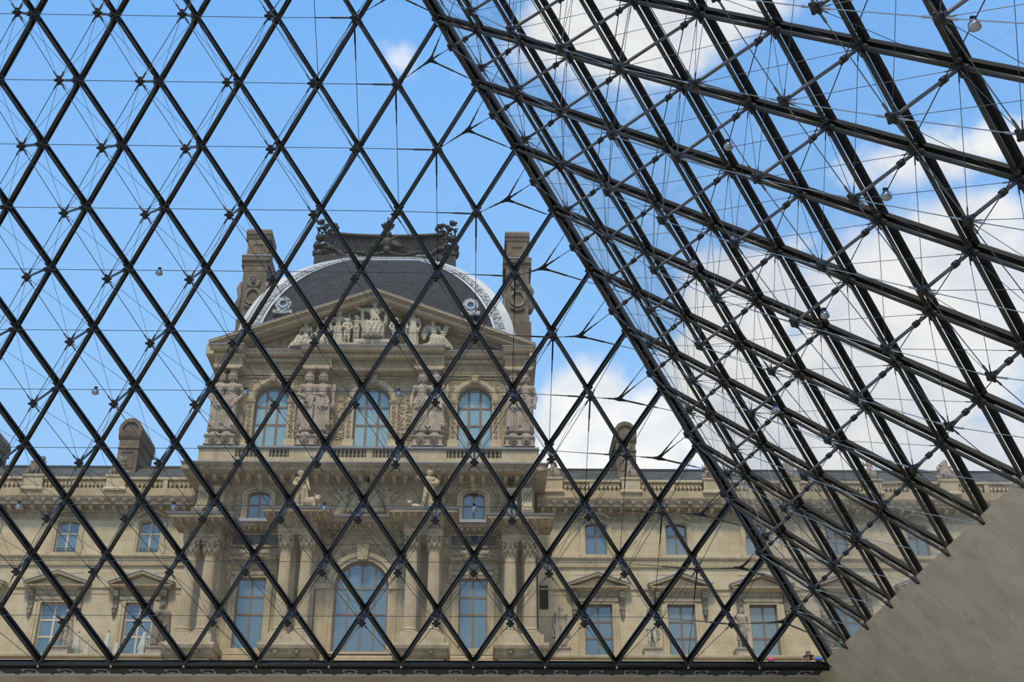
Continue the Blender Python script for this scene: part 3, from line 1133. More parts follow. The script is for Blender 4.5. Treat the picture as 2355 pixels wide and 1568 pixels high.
tag(dent.build('dentils', 'trim', PV), kind='stuff')
# centre and side bays between the ressauts
mould('bay_cornice', 'sooty', PV, X0-2.75, X0+2.6, 39.9, [(0, 16.5), (.05, 16.6), (.05, 16.75), (.1, 16.8), (.1, 17.32), (.2, 17.36), (.3, 17.5), (1.1, 17.58), (1.15, 17.75), (1.3, 17.85)], 40.05)
MB().prism([(40.05, 17.85), (38.55, 17.85), (38.5, 17.93), (38.7, 18.02), (40.05, 18.05)], 'x', X0-2.75, X0+2.6).build('lead_capping', 'coping', PV)
block('garland_frieze', 'sooty', PV, X0-2.75, X0+2.6, 39.76, 39.95, 16.82, 17.30)
swags('garland', PV, X0-2.6, X0+2.5, 16.84, 17.28, 39.77, 5)
for k in range(13):
    x = X0-2.6+5.1*k/12
    block('modillion', 'trim', PV, x-.07, x+.07, 39.0, 39.72, 17.40, 17.53)
for u in (-6.72, 6.84):
    mould('bay_cornice', 'sooty', PV, X0+u-2.0, X0+u+2.0, 39.95, [(.05, 17.3), (.12, 17.4), (.5, 17.5), (.55, 17.68), (.62, 17.74)], 40.05)
    MB().box(X0+u-1.75, X0+u+1.75, 39.2, 40.0, 17.74, 17.93).build('attic_sill', 'coping', PV)
    for k in range(9):
        x = X0+u-1.5+3.0*k/8
        block('modillion', 'trim', PV, x-.07, x+.07, 39.5, 39.95, 17.33, 17.46)
    # dark inscription panel in its frame
    MB().box(X0+u-1.42, X0+u+1.42, 39.93, 40.02, 16.42, 17.07).build('dark_panel', 'black_panel', PV)
    f = MB()
    for (xa, xb, za, zb) in ((-1.55, 1.55, 16.30, 16.42), (-1.55, 1.55, 17.07, 17.19), (-1.55, -1.42, 16.42, 17.07), (1.42, 1.55, 16.42, 17.07)):
        f.box(X0+u+xa, X0+u+xb, 39.86, 40.0, za, zb)
    f.build('panel_frame', 'sooty', PV)
    for s_ in (-1, 1):
        MB().ell((X0+u+s_*1.75, 39.93, 16.74), (.22, .10, .26), 10, 6).build('roundel', 'trim', PV, True)
    # window head: entablature, consoles
    mould('window_entablature', 'sooty', PV, X0+u-1.45, X0+u+1.45, 39.9, [(0, 14.82), (.05, 14.9), (.05, 15.15), (.12, 15.2), (.12, 15.32), (.42, 15.40), (.45, 15.52), (.5, 15.56)], 40.05)
    for s_ in (-1, 1):
        x = X0+u+s_*1.40
        MB().prism([(40.0, 14.05), (39.85, 14.05), (39.72, 14.25), (39.80, 14.5), (39.62, 14.8), (39.55, 15.1), (40, 15.15)], 'x', x-.13, x+.13).build('console', 'relief_fine', PV)
    surround(PV, X0+u, 10.03, 14.37, 1.78, WYP, .40, .16, 0)
    window(PV, X0+u, 10.03, 14.37, 1.78, WYP+.28, [.5], [.49, .74], 0, 'frame', ['pane'], .10)
    MB().box(X0+u-1.3, X0+u+1.3, 39.72, 40, 9.62, 9.9).build('window_base', 'trim', PV)

# great arched middle window
surround(PV, X0, 9.8, 15.47, 3.32, WYP, .52, .26, 1.66)
mb = MB()
for s_ in (-1, 1):
    mb.box(X0+s_*2.2-.62, X0+s_*2.2+.55, 39.72, 40.0, 13.62, 13.74).box(X0+s_*2.2-.60, X0+s_*2.2+.53, 39.68, 40.0, 13.74, 13.95)
for s_ in (-1, 1):
    block('impost', 'trim', PV, X0+s_*2.25-.58, X0+s_*2.25+.58, 39.66, 40.0, 13.62, 13.95)
    block('arch_pier', 'trim', PV, X0+s_*2.25-.5, X0+s_*2.25+.5, 39.8, 40.0, 9.6, 13.62)
MB().prism([(X0-.28, 15.42), (X0+.28, 15.42), (X0+.40, 16.42), (X0-.40, 16.42)], 'y', 39.52, 40.0).build('keystone', 'relief_fine', PV)
for s_ in (-1, 1):
    MB().prism([(X0+s_*2.62, 14.2), (X0+s_*2.62, 16.3), (X0+s_*.55, 16.3), (X0+s_*1.35, 15.95), (X0+s_*2.05, 15.3)], 'y', 39.93, 40.0).build('spandrel', 'trim', PV)
    foliage('spandrel_carving', PV, min(X0+s_*.9, X0+s_*2.6), max(X0+s_*.9, X0+s_*2.6), 14.5, 16.28, 39.93, .55, inside=lambda a, b: math.hypot(a-X0, b-13.81) > 2.45)
window(PV, X0, 9.8, 15.47, 3.32, WYP+.30, [.25, .5, .75], [.42, .70], 1.66, 'frame', ['pane'], .13, bar=.055)

# attic storey windows, relief fields
for u in (-6.77, 6.81):
    surround(PV, X0+u, 17.97, 19.97, 1.42, WYP, .34, .15, .32)
    window(PV, X0+u, 17.97, 19.97, 1.42, WYP+.26, [.5], [.58], .32, 'frame', ['pane'], .09)
    MB().prism([(X0+u-.16, 19.95), (X0+u+.16, 19.95), (X0+u+.22, 20.55), (X0+u-.22, 20.55)], 'y', 39.72, 40.0).build('keystone', 'relief_fine', PV)
block('frieze_ground', 'sooty', PV, X0-10.6, X0+10.6, 39.95, 40.0, 20.22, 20.62)
foliage('foliage_frieze', PV, X0-10.6, X0+10.6, 20.22, 20.60, 39.95, .42)
mould('frieze_moulding', 'sooty', PV, X0-10.6, X0+10.6, 39.97, [(.0, 20.08), (.08, 20.12), (.08, 20.20)], 40.02)
# main cornice
mould('great_cornice', 'sooty', PV, X0-10.9, X0+10.9, 40.0, [(.1, 20.62), (.22, 20.68), (.22, 20.80), (1.55, 20.82), (1.6, 21.02), (1.75, 21.10), (1.85, 21.22)], 40.1)
for s_ in (-1, 1):
    x = X0+s_*11.1
    block('cornice_return', 'sooty', PV, x-.35, x+.35, 38.2, 44, 20.82, 21.2)
MB().prism([(40.0, 21.22), (38.1, 21.22), (38.08, 21.29), (38.4, 21.36), (40, 21.40)], 'x', X0-11.5, X0+11.5).build('lead_capping', 'coping', PV)
n = 30
for k in range(n):
    x = X0-10.6+21.2*(k+.5)/n
    MB_ = None
    link('modillion', UNIT.setdefault('pmod', MB().prism([(.0, 0), (-.75, .06), (-.88, .16), (-.88, .34), (0, .34)], 'x', -.13, .13).mesh('modillion', 'pav')), PV, (x, 39.85, 20.49))
    link('cornice_mask', UNIT.setdefault('mask', MB().ell((0, 0, 0), (.10, .07, .11), 8, 5).mesh('cornice_mask', 'statue', True)), PV, (x, 38.36, 20.95))
# balcony parapet and balustrades
block('parapet_base', 'trim', PV, X0-10.65, X0+10.85, 38.85, 40.0, 21.36, 21.88)
for a, b in ((-10.65, -8.35), (-4.95, -2.32), (-.05, .35), (2.5, 5.05), (8.55, 10.85), (-6.85, -6.2), (6.55, 7.2)):
    block('parapet_pier', 'trim', PV, X0+a, X0+b, 38.87, 40.0, 21.88, 22.50)
for a, b in ((-8.35, -6.85), (-6.2, -4.95), (-2.32, -.05), (.35, 2.5), (5.05, 6.55), (7.2, 8.55)):
    balusters(PV, X0+a, X0+b, 39.05, 21.88, .62, .23)
    block('parapet_backing', 'pav', PV, X0+a, X0+b, 39.6, 40.0, 21.5, 22.4)
MB().prism([(40.0, 22.48), (38.72, 22.48), (38.70, 22.58), (38.9, 22.66), (40, 22.68)], 'x', X0-10.75, X0+10.95).build('parapet_rail', 'coping', PV)
# caryatid storey
CARY = [(-9.82, -9.05, 'l'), (-4.03, -3.15, 'l'), (3.37, 4.24, 'r'), (9.30, 10.12, 'r')]
for a, b, _ in CARY:
    block('statue_pedestal', 'statue', PV, X0+a-.5, X0+b+.5, 38.72, 40.0, 22.66, 23.28)
    mould('pedestal_rim', 'statue', PV, X0+a-.58, X0+b+.58, 38.74, [(.0, 22.64), (.1, 22.68), (.02, 22.78)], 40.0)
    mould('pedestal_rim', 'statue', PV, X0+a-.58, X0+b+.58, 38.74, [(.0, 23.2), (.12, 23.26), (.12, 23.36)], 40.0)
    for u in (a, b):
        link('lion_mask', UNIT.setdefault('lion', MB().ell((0, 0, 0), (.18, .12, .20), 8, 6).ell((0, -.1, -.07), (.09, .08, .07), 8, 5).ell((-.1, -.08, .08), (.06, .05, .06), 6, 4).ell((.1, -.08, .08), (.06, .05, .06), 6, 4).ell((0, .02, .02), (.26, .07, .26), 10, 5).mesh('lion_mask', 'statue_dark', True)), PV, (X0+u, 38.68, 22.98))
        MB().lathe([(.44, 0), (.44, .12), (.38, .15), (.36, .32)], 18, (X0+u, 39.15, 23.36)).build('statue_drum', 'statue', PV, True)
    # block above the pair carrying the entablature
    mould('ressaut_architrave', 'trim', PV, X0+a-.55, X0+b+.55, 38.75, [(0, 28.20), (0, 28.42), (.06, 28.46)], 40.0)
    block('ressaut_frieze', 'trim', PV, X0+a-.5, X0+b+.5, 38.80, 40.0, 28.46, 28.95)
    foliage('frieze_carving', PV, X0+a-.45, X0+b+.45, 28.48, 28.93, 38.80, .46)
for (u, w_) in ((-6.53, 2.22), (.06, 2.38), (6.80, 2.28)):
    cx = X0+u
    MB().arch(cx, 27.42-w_/2, w_/2+.02, w_/2+.42, 39.72, 40.05, 0, math.pi, 24).arch(cx, 27.42-w_/2, w_/2+.12, w_/2+.34, 39.66, 39.75, 0, math.pi, 24).build('archivolt', 'trim', PV)
    for s_ in (-1, 1):
        x = cx+s_*(w_/2+.26)
        block('arch_pilaster', 'trim', PV, x-.26, x+.26, 39.8, 40.05, 22.6, 26.15)
        foliage('pilaster_carving', PV, x-.16, x+.16, 23.6, 26.0, 39.8, .32)
        mould('impost', 'trim', PV, x-.33, x+.33, 39.8, [(0, 26.05), (.08, 26.12), (.14, 26.3)], 40.0)
        mould('pilaster_base', 'trim', PV, x-.36, x+.36, 39.8, [(.16, 22.66), (.16, 23.1), (.08, 23.2), (.05, 23.5)], 40.0)
        MB().prism([(cx+s_*(w_/2+.50), 26.5), (cx+s_*(w_/2+.50), 27.85), (cx+s_*.45, 27.85), (cx+s_*(w_/2-.1), 27.55), (cx+s_*(w_/2+.32), 27.0)], 'y', 39.95, 40.0).build('spandrel', 'trim', PV)
        foliage('spandrel_carving', PV, min(cx+s_*.5, cx+s_*(w_/2+.5)), max(cx+s_*.5, cx+s_*(w_/2+.5)), 26.5, 27.85, 39.95, .42, inside=lambda a, b: math.hypot(a-cx, b-(27.42-w_/2)) > w_/2+.52)
    MB().ell((cx, 39.62, 27.72), (.26, .16, .30), 10, 6).ell((cx-.3, 39.72, 27.62), (.2, .1, .16), 8, 5).ell((cx+.3, 39.72, 27.62), (.2, .1, .16), 8, 5).ell((cx, 39.58, 27.98), (.34, .12, .14), 8, 5).build('cartouche', 'relief_fine', PV, True)
    window(PV, cx, 21.95, 27.42, w_, WYP+.32, [.333, .667], [.505, .735], w_/2, 'frame', ['pane_blind'] if u else ['pane'], .10, bar=.075)
    mould('window_string', 'trim', PV, cx-1.95, cx+1.95, 39.95, [(.05, 27.92), (.1, 27.96), (.1, 28.06)], 40.02)
for a, b in ((-5.1, -4.55), (-2.65, -1.45), (1.6, 2.85), (4.7, 5.2)):
    block('panel_ground', 'trim', PV, X0+a, X0+b, 39.95, 40.0, 23.6, 27.2)
    foliage('foliage_panel', PV, X0+a, X0+b, 23.6, 27.2, 39.95, .58, seed=int(a*10)+99)
# upper entablature with projecting middle and ends
mould('upper_architrave', 'trim', PV, X0-10.3, X0+10.3, 39.75, [(0, 28.12), (0, 28.25), (.05, 28.28), (.05, 28.42), (.1, 28.46)], 40.05)
block('upper_frieze', 'trim', PV, X0-10.3, X0+10.3, 39.72, 40.0, 28.46, 28.95)
foliage('frieze_carving', PV, X0-8.4, X0-4.7, 28.48, 28.93, 39.72, .46)
foliage('frieze_carving', PV, X0+4.8, X0+8.6, 28.48, 28.93, 39.72, .46)
for x0, x1, y in ((-10.55, -8.45, 38.75), (-4.65, 4.75, 38.75), (8.65, 10.65, 38.75), (-8.45, -4.65, 39.5), (4.75, 8.65, 39.5)):
    if y < 39:
        if x1-x0 > 3:
            mould('ressaut_architrave', 'trim', PV, X0-2.6, X0+2.8, 39.2, [(0, 28.20), (0, 28.42), (.06, 28.46)], 40.0)
            block('ressaut_frieze', 'trim', PV, X0-2.6, X0+2.8, 39.22, 40.0, 28.46, 28.95)
            foliage('frieze_carving', PV, X0-2.55, X0+2.75, 28.48, 28.93, 39.22, .46)
    mould('upper_cornice', 'trim', PV, X0+x0, X0+x1, y, [(.0, 28.93), (.06, 28.98), (.06, 29.08), (.14, 29.12), (.14, 29.24), (.42, 29.30), (.45, 29.46), (.55, 29.56)], 40.05)
    MB().prism([(40.05, 29.56), (y-.58, 29.56), (y-.6, 29.63), (y-.4, 29.68), (40.05, 29.72)], 'x', X0+x0-.1, X0+x1+.1).build('lead_capping', 'coping', PV)
    dm = MB()
    nn = int((x1-x0)/.13)
    for k in range(nn):
        x = X0+x0+(x1-x0)*(k+.5)/nn
        dm.box(x-.035, x+.035, y-.14, y+.02, 29.12, 29.23)
    tag(dm.build('dentils', 'trim', PV), kind='stuff')
for s_ in (-1, 1):
    block('corner_return', 'trim', PV, X0+s_*10.62-.25, X0+s_*10.62+.25, 38.4, 46, 28.95, 29.7)

# pediment
AP, EB = 33.78, 29.72
HWD = 10.75
tym = [(X0-HWD+.6, EB), (X0+HWD-.6, EB), (X0, AP-.45)]
MB().prism(tym, 'y', 39.95, 40.6).build('tympanum', 'pav', PV)
MB().prism([(X0-9.2, EB+.12), (X0-4.4, EB+.12), (X0-4.4, EB+1.55), (X0-5.2, EB+1.35)], 'y', 39.92, 39.96).build('trophy_ground', 'trim', PV)
MB().prism([(X0+9.4, EB+.12), (X0+4.6, EB+.12), (X0+4.6, EB+1.6), (X0+5.4, EB+1.35)], 'y', 39.92, 39.96).build('trophy_ground', 'trim', PV)
for s_ in (-1, 1):
    foliage('trophy_carving', PV, min(X0+s_*4.6, X0+s_*9.0), max(X0+s_*4.6, X0+s_*9.0), EB+.1, EB+1.6, 39.9, .5, inside=lambda a, b: (b-EB)+.25 < (9.6-abs(a-X0))*.36, seed=3)
    dx, dz = -s_*HWD, AP-EB
    ln = math.hypot(dx, dz)
    nx, nz_ = -dz/ln*(-s_), HWD/ln
    nx = s_*dz/ln

    def rake(name, mat, t0, t1, y0, y1):
        # band parallel to the slope, between offsets t0..t1 measured upwards from the slope line
        a, b = (X0+s_*HWD, EB), (X0, AP)
        k = ln/HWD
        poly = [(a[0], a[1]+t0*k), (b[0], b[1]+t0*k), (b[0], b[1]+t1*k), (a[0], a[1]+t1*k)]
        return MB().prism(poly, 'y', y0, y1).build(name, mat, PV)
    rake('raking_soffit', 'trim', -.50, -.36, 39.55, 40.3)
    rake('raking_corona', 'trim', -.36, -.12, 38.55, 40.3)
    rake('raking_enrichment', 'relief_fine', -.12, .0, 38.42, 40.3)
    rake('raking_cyma', 'trim', .0, .12, 38.25, 40.3)
    rake('raking_lead', 'coping', .12, .16, 38.22, 40.4)
block('attic_block', 'trim', PV, X0-10.75, X0-8.2, 40.3, 43.2, 29.7, 30.75)
block('attic_block', 'trim', PV, X0+8.2, X0+10.75, 40.3, 43.2, 29.7, 30.75)
block('attic_cap', 'coping', PV, X0-10.9, X0-8.1, 40.1, 43.3, 30.75, 30.88)
block('attic_cap', 'coping', PV, X0+8.1, X0+10.9, 40.1, 43.3, 30.75, 30.88)

# square slate dome with lead hips
ZB, DH, YF, WD = 30.6, 9.85, 41.05, 9.5


def dome(t):
    ct, st_ = math.cos(t), math.sin(t)
    return WD*ct**1.25, YF+5.0*(1-ct), ZB+DH*st_


T = [math.radians(78)*k/26 for k in range(27)]
v, f = [], []
YC = 49.5
for t in T:
    u, y, z = dome(t)
    yb = 2*YC-y
    v += [(X0-u, y, z), (X0+u, y, z), (X0+u, yb, z), (X0-u, yb, z)]
for k in range(26):
    for j in range(4):
        a, b = 4*k+j, 4*k+(j+1) % 4
        f.append((a, b, b+4, a+4))
f.append((104, 105, 106, 107))
MB().add(v, f).build('dome_roof', 'slate', PV)
for s_ in (-1, 1):
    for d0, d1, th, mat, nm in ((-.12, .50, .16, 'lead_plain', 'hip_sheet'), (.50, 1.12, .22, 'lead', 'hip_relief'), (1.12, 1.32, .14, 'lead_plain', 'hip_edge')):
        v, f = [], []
        for t in T:
            u, y, z = dome(t)
            s2 = min(1.0, max(.15, math.cos(t)*1.35))
            ny, nzz = -math.cos(t), math.sin(t)*.6
            sc_ = .55+.45*math.cos(t)
            a, b = max(0, u-d0*sc_), max(0, u-d1*sc_)
            for uu in (a, b):
                v.append((X0+s_*uu, y+.25, z-.1))
                v.append((X0+s_*uu, y+ny*th*s2, z+nzz*th))
        for k in range(26):
            i = 4*k
            f += [(i+1, i+3, i+7, i+5), (i, i+1, i+5, i+4), (i+3, i+2, i+6, i+7), (i, i+4, i+6, i+2)]
        f += [(0, 2, 3, 1), (104, 105, 107, 106)]
        MB().add(v, f).build(nm, mat, PV)
for t0, t1, th, mat, nm in ((63, 66, .12, 'lead_plain', 'crown_edge'), (66, 72, .18, 'lead', 'crown_relief'), (72, 78, .14, 'lead_plain', 'crown_sheet')):
    v, f = [], []
    for t in np.linspace(math.radians(t0), math.radians(t1), 5):
        u, y, z = dome(t)
        u = u+.0
        v += [(X0-u, y+.2, z-.15), (X0-u, y-th*.6, z+th), (X0+u, y-th*.6, z+th), (X0+u, y+.2, z-.15)]
    for k in range(4):
        i = 4*k
        f += [(i+1, i+2, i+6, i+5), (i, i+1, i+5, i+4), (i+2, i+3, i+7, i+6), (i, i+4, i+7, i+3)]
    f += [(0, 3, 2, 1), (16, 17, 18, 19)]
    MB().add(v, f).build(nm, mat, PV)
# oculi in the slate
for u in (-6.62, 6.42):
    z = 34.25
    cx = X0+u
    tt = math.asin((z-ZB)/DH)
    y = YF+5*(1-math.cos(tt))-.25
    MB().arch(cx, z, .30, .56, y-.10, y+.5, 0, 2*math.pi, 24).build('oculus_frame', 'lead', PV)
    MB().arch(cx, z, .24, .34, y-.18, y+.3, 0, 2*math.pi, 24).build('oculus_rim', 'lead_plain', PV)
    MB().prism([(cx+.26*math.cos(2*math.pi*k/20), z+.26*math.sin(2*math.pi*k/20)) for k in range(20)], 'y', y-.02, y+.06).build('oculus_pane', 'pane', PV)
    block('oculus_sill', 'lead', PV, cx-.66, cx+.66, y-.16, y+.5, z-.78, z-.48)

# two tall chimneys
for u, nm in ((-9.85, 'l'), (9.85, 'r')):
    cx, y0 = X0+u, 46.0
    hw, dp = .95, 2.2
    c = MB().box(cx-hw*1.05, cx+hw*1.05, y0-.1, y0+dp, 30, 35.6).build('chimney', 'dark_stone', PV)
    MB().prism([(y0-.1, 35.6), (y0+.0, 36.3), (y0+.0, 40.2), (y0+dp, 40.2), (y0+dp, 35.6)], 'x', cx-hw*.92, cx+hw*.92).build('chimney_shaft', 'dark_stone', c)
    mould('chimney_cornice', 'dark_stone', c, cx-hw*1.12, cx+hw*1.12, y0, [(.0, 40.2), (.05, 40.3), (.05, 40.5), (.2, 40.65), (.22, 41.0)], y0+dp+.2)
    block('lead_ledge', 'coping', c, cx-hw*1.15, cx+hw*1.15, y0-.26, y0+dp+.25, 41.0, 41.1)
    block('chimney_head', 'dark_stone', c, cx-hw*.84, cx+hw*.84, y0+.1, y0+dp-.1, 41.1, 42.9)
    f = MB()
    for (xa, xb, za, zb) in ((-.5, .5, 41.35, 41.45), (-.5, .5, 42.15, 42.25), (-.5, -.4, 41.45, 42.15), (.4, .5, 41.45, 42.15)):
        f.box(cx+xa, cx+xb, y0+.04, y0+.12, za, zb)
    f.build('head_panel', 'dark_stone', c)
    mould('head_cornice', 'dark_stone', c, cx-hw*1.0, cx+hw*1.0, y0+.1, [(0, 42.6), (.08, 42.75), (.12, 42.95), (.2, 43.05), (.22, 43.35)], y0+dp+.1)
    block('lead_cap', 'coping', c, cx-hw*.98, cx+hw*.98, y0-.1, y0+dp+.1, 43.35, 43.48)
    for s_ in (-1, 1):
        MB().tube([(cx+s_*hw*.95, y0-.02, 36.3), (cx+s_*hw*1.12, y0-.05, 36.9), (cx+s_*hw*.98, y0-.02, 37.5), (cx+s_*hw*1.08, y0-.04, 38.2), (cx+s_*hw*.95, y0, 38.8)], [.12, .22, .16, .22, .12], 8).build('side_scroll', 'statue_dark', c, True)
    MB().arch(cx, 37.6, .42, .6, y0-.14, y0+.05, 0, 2*math.pi, 24, 1.25).build('cartouche_rim', 'statue_dark', c)
    link('lion_mask', UNIT.setdefault('lion', MB().ell((0, 0, 0), (.18, .12, .20), 8, 6).mesh('lion_mask', 'statue_dark', True)), c, (cx, y0-.08, 38.8), None, (1.9, 1.6, 1.9))
    g = MB()
    for k in range(5):
        g.ell((cx-.4+.2*k, y0-.06, 36.75-.18*math.sin(math.pi*k/4)), (.15, .12, .13), 8, 5)
    g.build('garland', 'statue_dark', c, True)

# ------------------------------------------------------------------ the two wings
WW = 43.0
APEX_MESH = {}


def wing(name, label, x0, x1, bays, peds, fmat, pm_up, pm_lo, mat, ped_end):
    R = tag(empty(name, ((x0+x1)/2, WW, 0)), label, 'palace wing')
    ops = [(c, 1.42, 16.86, 19.02, .22) for c in bays]+[(c, 1.78, 10.1, 13.62, 0) for c in bays]
    wall_mb(MB(), x0, x1, 8.8, 19.6, WW, WW+.7, ops).build('wall', mat, R)
    block('core', 'hole', R, x0, x1, WW+.75, WW+6, 0, 21.2)
    ao = [(c, 1.42+.62, 16.7, 19.5, 0) for c in bays]+[(c, 1.78+.80, 9, 14.2, 0) for c in bays]+[(c, 3.3, 14.2, 14.8, 0) for c in bays]
    ashlar(R, x0, x1, 9.6, 14.15, WW, ao, .50, 1.35, mat)
    ashlar(R, x0, x1, 14.62, 16.0, WW, [(c, 3.0, 14.5, 15.25, 0) for c in bays], .46, 1.5, mat)
    ashlar(R, x0, x1, 16.72, 19.08, WW, ao, .47, 1.6, mat)
    mould('band_course', 'trim', R, x0, x1, WW, [(.02, 14.15), (.05, 14.18), (.05, 14.52), (.14, 14.55), (.14, 14.62)])
    mould('string_course', 'trim', R, x0, x1, WW, [(.08, 15.98), (.16, 16.04), (.08, 16.10), (.08, 16.46), (.14, 16.5), (.24, 16.62), (.24, 16.72), (.06, 16.78)])
    fl = MB()
    n = int((x1-x0)/.14)
    for k in range(n):
        x = x0+(x1-x0)*(k+.5)/n
        fl.box(x-.04, x+.04, WW-.13, WW-.05, 16.14, 16.44)
    tag(fl.build('fluted_band', 'trim', R), kind='stuff')
    block('frieze_ground', 'sooty', R, x0, x1, WW-.04, WW+.05, 19.12, 19.54)
    foliage('foliage_frieze', R, x0, x1, 19.13, 19.52, WW-.04, .44)
    mould('frieze_moulding', 'trim', R, x0, x1, WW, [(.05, 19.06), (.10, 19.08), (.10, 19.12)])
    mould('cornice', 'sooty', R, x0, x1, WW, [(.06, 19.54), (.16, 19.60), (.16, 19.86), (.80, 19.90), (.84, 20.12), (.95, 20.22), (1.02, 20.38), (1.02, 20.46), (.3, 20.56)])
    n = round((x1-x0)/.74)
    for k in range(n):
        x = x0+(x1-x0)*(k+.5)/n
        link('modillion', UNIT.setdefault('wmod', MB().prism([(.0, 0), (-.42, .04), (-.5, .12), (-.5, .24), (0, .24)], 'x', -.11, .11).mesh('modillion', 'trim')), R, (x, WW-.15, 19.66))
        link('cornice_mask', UNIT.setdefault('wmask', MB().ell((0, 0, 0), (.09, .06, .10), 8, 5).mesh('cornice_mask', 'statue', True)), R, (x, WW-.93, 20.16))
    # roof balustrade
    yb = 42.6
    block('balustrade_base', 'pav', R, x0, x1, yb-.2, yb+.35, 20.46, 21.08)
    e = sorted(peds)
    edges = [x0]+[q for p in e for q in (p-.62, p+.62)]+[x1]
    for p in e:
        block('balustrade_pedestal', 'trim', R, p-.62, p+.62, yb-.26, yb+.35, 21.08, 21.86)
        mould('pedestal_cap', 'trim', R, p-.70, p+.70, yb-.26, [(0, 21.78), (.08, 21.86), (.08, 21.98)], yb+.4)
        mould('pedestal_foot', 'trim', R, p-.72, p+.72, yb-.24, [(.1, 20.9), (.12, 21.0), (.02, 21.14)], yb+.3)
    for a, b in zip(edges[::2], edges[1::2]):
        if b-a < .3:
            continue
        m = (a+b)/2
        segs = [(a, m-.16), (m+.16, b)] if b-a > 2.6 else [(a, b)]
        if len(segs) > 1:
            block('balustrade_pier', 'trim', R, m-.16, m+.16, yb-.14, yb+.2, 21.08, 21.72)
        for p, q in segs:
            balusters(R, p+.04, q-.04, yb, 21.08, .62, .26)
        block('balustrade_rail', 'trim', R, a, b, yb-.18, yb+.24, 21.70, 21.86)
    block('balustrade_backing', 'pav', R, x0, x1, 43.0, 43.2, 20.5, 21.75)
    # slate roof behind it
    MB().prism([(43.2, 21.2), (43.4, 22.0), (45.6, 23.82), (49.4, 22.2), (49.4, 21.2)], 'x', x0, x1).build('roof', 'slate_wing', R)
    MB().prism([(45.35, 23.66), (45.5, 23.86), (45.9, 23.80), (45.9, 23.62)], 'x', x0, x1).build('roof_ridge', 'iron', R)
    block('roof_gutter', 'coping', R, x0, x1, 43.05, 43.5, 21.75, 22.0)
    for c in bays:
        # upper window
        surround(R, c, 16.86, 19.02, 1.42, WW, .31, .13, .22)
        for s_ in (-1, 1):
            block('surround_ear', 'trim', R, c+s_*1.06-.06, c+s_*1.06+.06, WW-.12, WW+.05, 16.8, 17.5)
        MB().arch(c, 18.70, 1.06, 1.20, WW-.22, WW+.05, math.radians(38), math.radians(142), 12, .85).build('window_hood', 'trim', R)
        window(R, c, 16.86, 19.02, 1.42, WW+.26, [.5], [.62], .22, fmat, pm_up, .09)
        # lower window with pediment on consoles
        surround(R, c, 10.1, 13.62, 1.78, WW, .38, .16, 0)
        window(R, c, 10.1, 13.62, 1.78, WW+.28, [.5], [.40, .70], 0, fmat, pm_lo, .10)
        block('window_frieze', 'trim', R, c-1.35, c+1.35, WW-.10, WW+.05, 14.12, 14.42)
        foliage('window_carving', R, c-1.3, c+1.3, 14.13, 14.41, WW-.10, .30)
        mould('pediment_base', 'trim', R, c-1.92, c+1.92, WW-.02, [(.15, 14.42), (.30, 14.5), (.55, 14.56), (.58, 14.66)])
        for s_ in (-1, 1):
            poly = [(c+s_*2.02, 14.66), (c, 15.38), (c, 15.54), (c+s_*2.05, 14.80)]
            MB().prism(poly, 'y', WW-.60, WW+.05).build('pediment_rake', 'trim', R)
            poly = [(c+s_*2.06, 14.80), (c, 15.54), (c, 15.60), (c+s_*2.10, 14.86)]
            MB().prism(poly, 'y', WW-.66, WW+.05).build('pediment_lead', 'coping', R)
            x = c+s_*1.52
            k = MB().prism([(WW, 13.15), (WW-.10, 13.10), (WW-.20, 13.22), (WW-.14, 13.45), (WW-.20, 13.75), (WW-.36, 14.0), (WW-.40, 14.3), (WW-.34, 14.44), (WW, 14.44)], 'x', x-.16, x+.16)
            k.tube([(x-.17, WW-.30, 14.25), (x+.17, WW-.30, 14.25)], .12, 10)
            k.ell((x, WW-.12, 12.98), (.15, .12, .22), 8, 6).ell((x, WW-.10, 12.72), (.08, .08, .12), 6, 5)
            k.build('console', 'statue_dark', R, False)
        MB().prism([(c-1.7, 14.66), (c+1.7, 14.66), (c, 15.32)], 'y', WW-.16, WW+.05).build('pediment_field', mat, R)
    # arcade storey and terrace in front
    block('arcade', mat, R, min(x0, x1), max(x0, x1), 39.6, WW+.7, 0, 9.0)
    mould('terrace_cornice', 'trim', R, x0, x1, 39.6, [(.05, 8.6), (.2, 8.7), (.45, 8.95), (.5, 9.12), (.3, 9.2)], WW)
    mould('terrace_parapet', 'trim', R, x0, x1, 39.6, [(.05, 9.2), (.05, 9.36), (.25, 9.42), (.28, 9.54), (.1, 9.6)], 40.1)
    return R


LB = [-18.75, -13.45]
LW = wing('palace_wing', 'pale stone palace wing with cream window frames left of the pavilion', -27.5, X0-10.9, [-24.05]+LB, [-26.6, -21.35, -15.95], 'frame_pale', ['pane', 'pane'], ['pane', 'pane'], 'wing', 0)
RBY = [15.50, 20.78, 26.02, 31.33, 36.7, 42.0]
RW = wing('palace_wing', 'long stone palace wing with brown window frames right of the pavilion', X0+10.95, 45.0, RBY, [12.75, 17.9, 23.35, 28.5, 34.0, 39.15, 44.2], 'frame', ['pane', 'pane'], ['pane', 'pane'], 'wing', 0)
block('downpipe_niche', 'hole', RW, 11.78, 12.32, WW-.08, WW+.02, 13.3, 14.8)

for c in [-24.05]+LB:
    for z in (17.06, 17.2):
        MB().tube([(c-.62, WW+.12, z), (c+.62, WW+.12, z)], .022, 6).build('window_rail', 'steel_cast', LW)

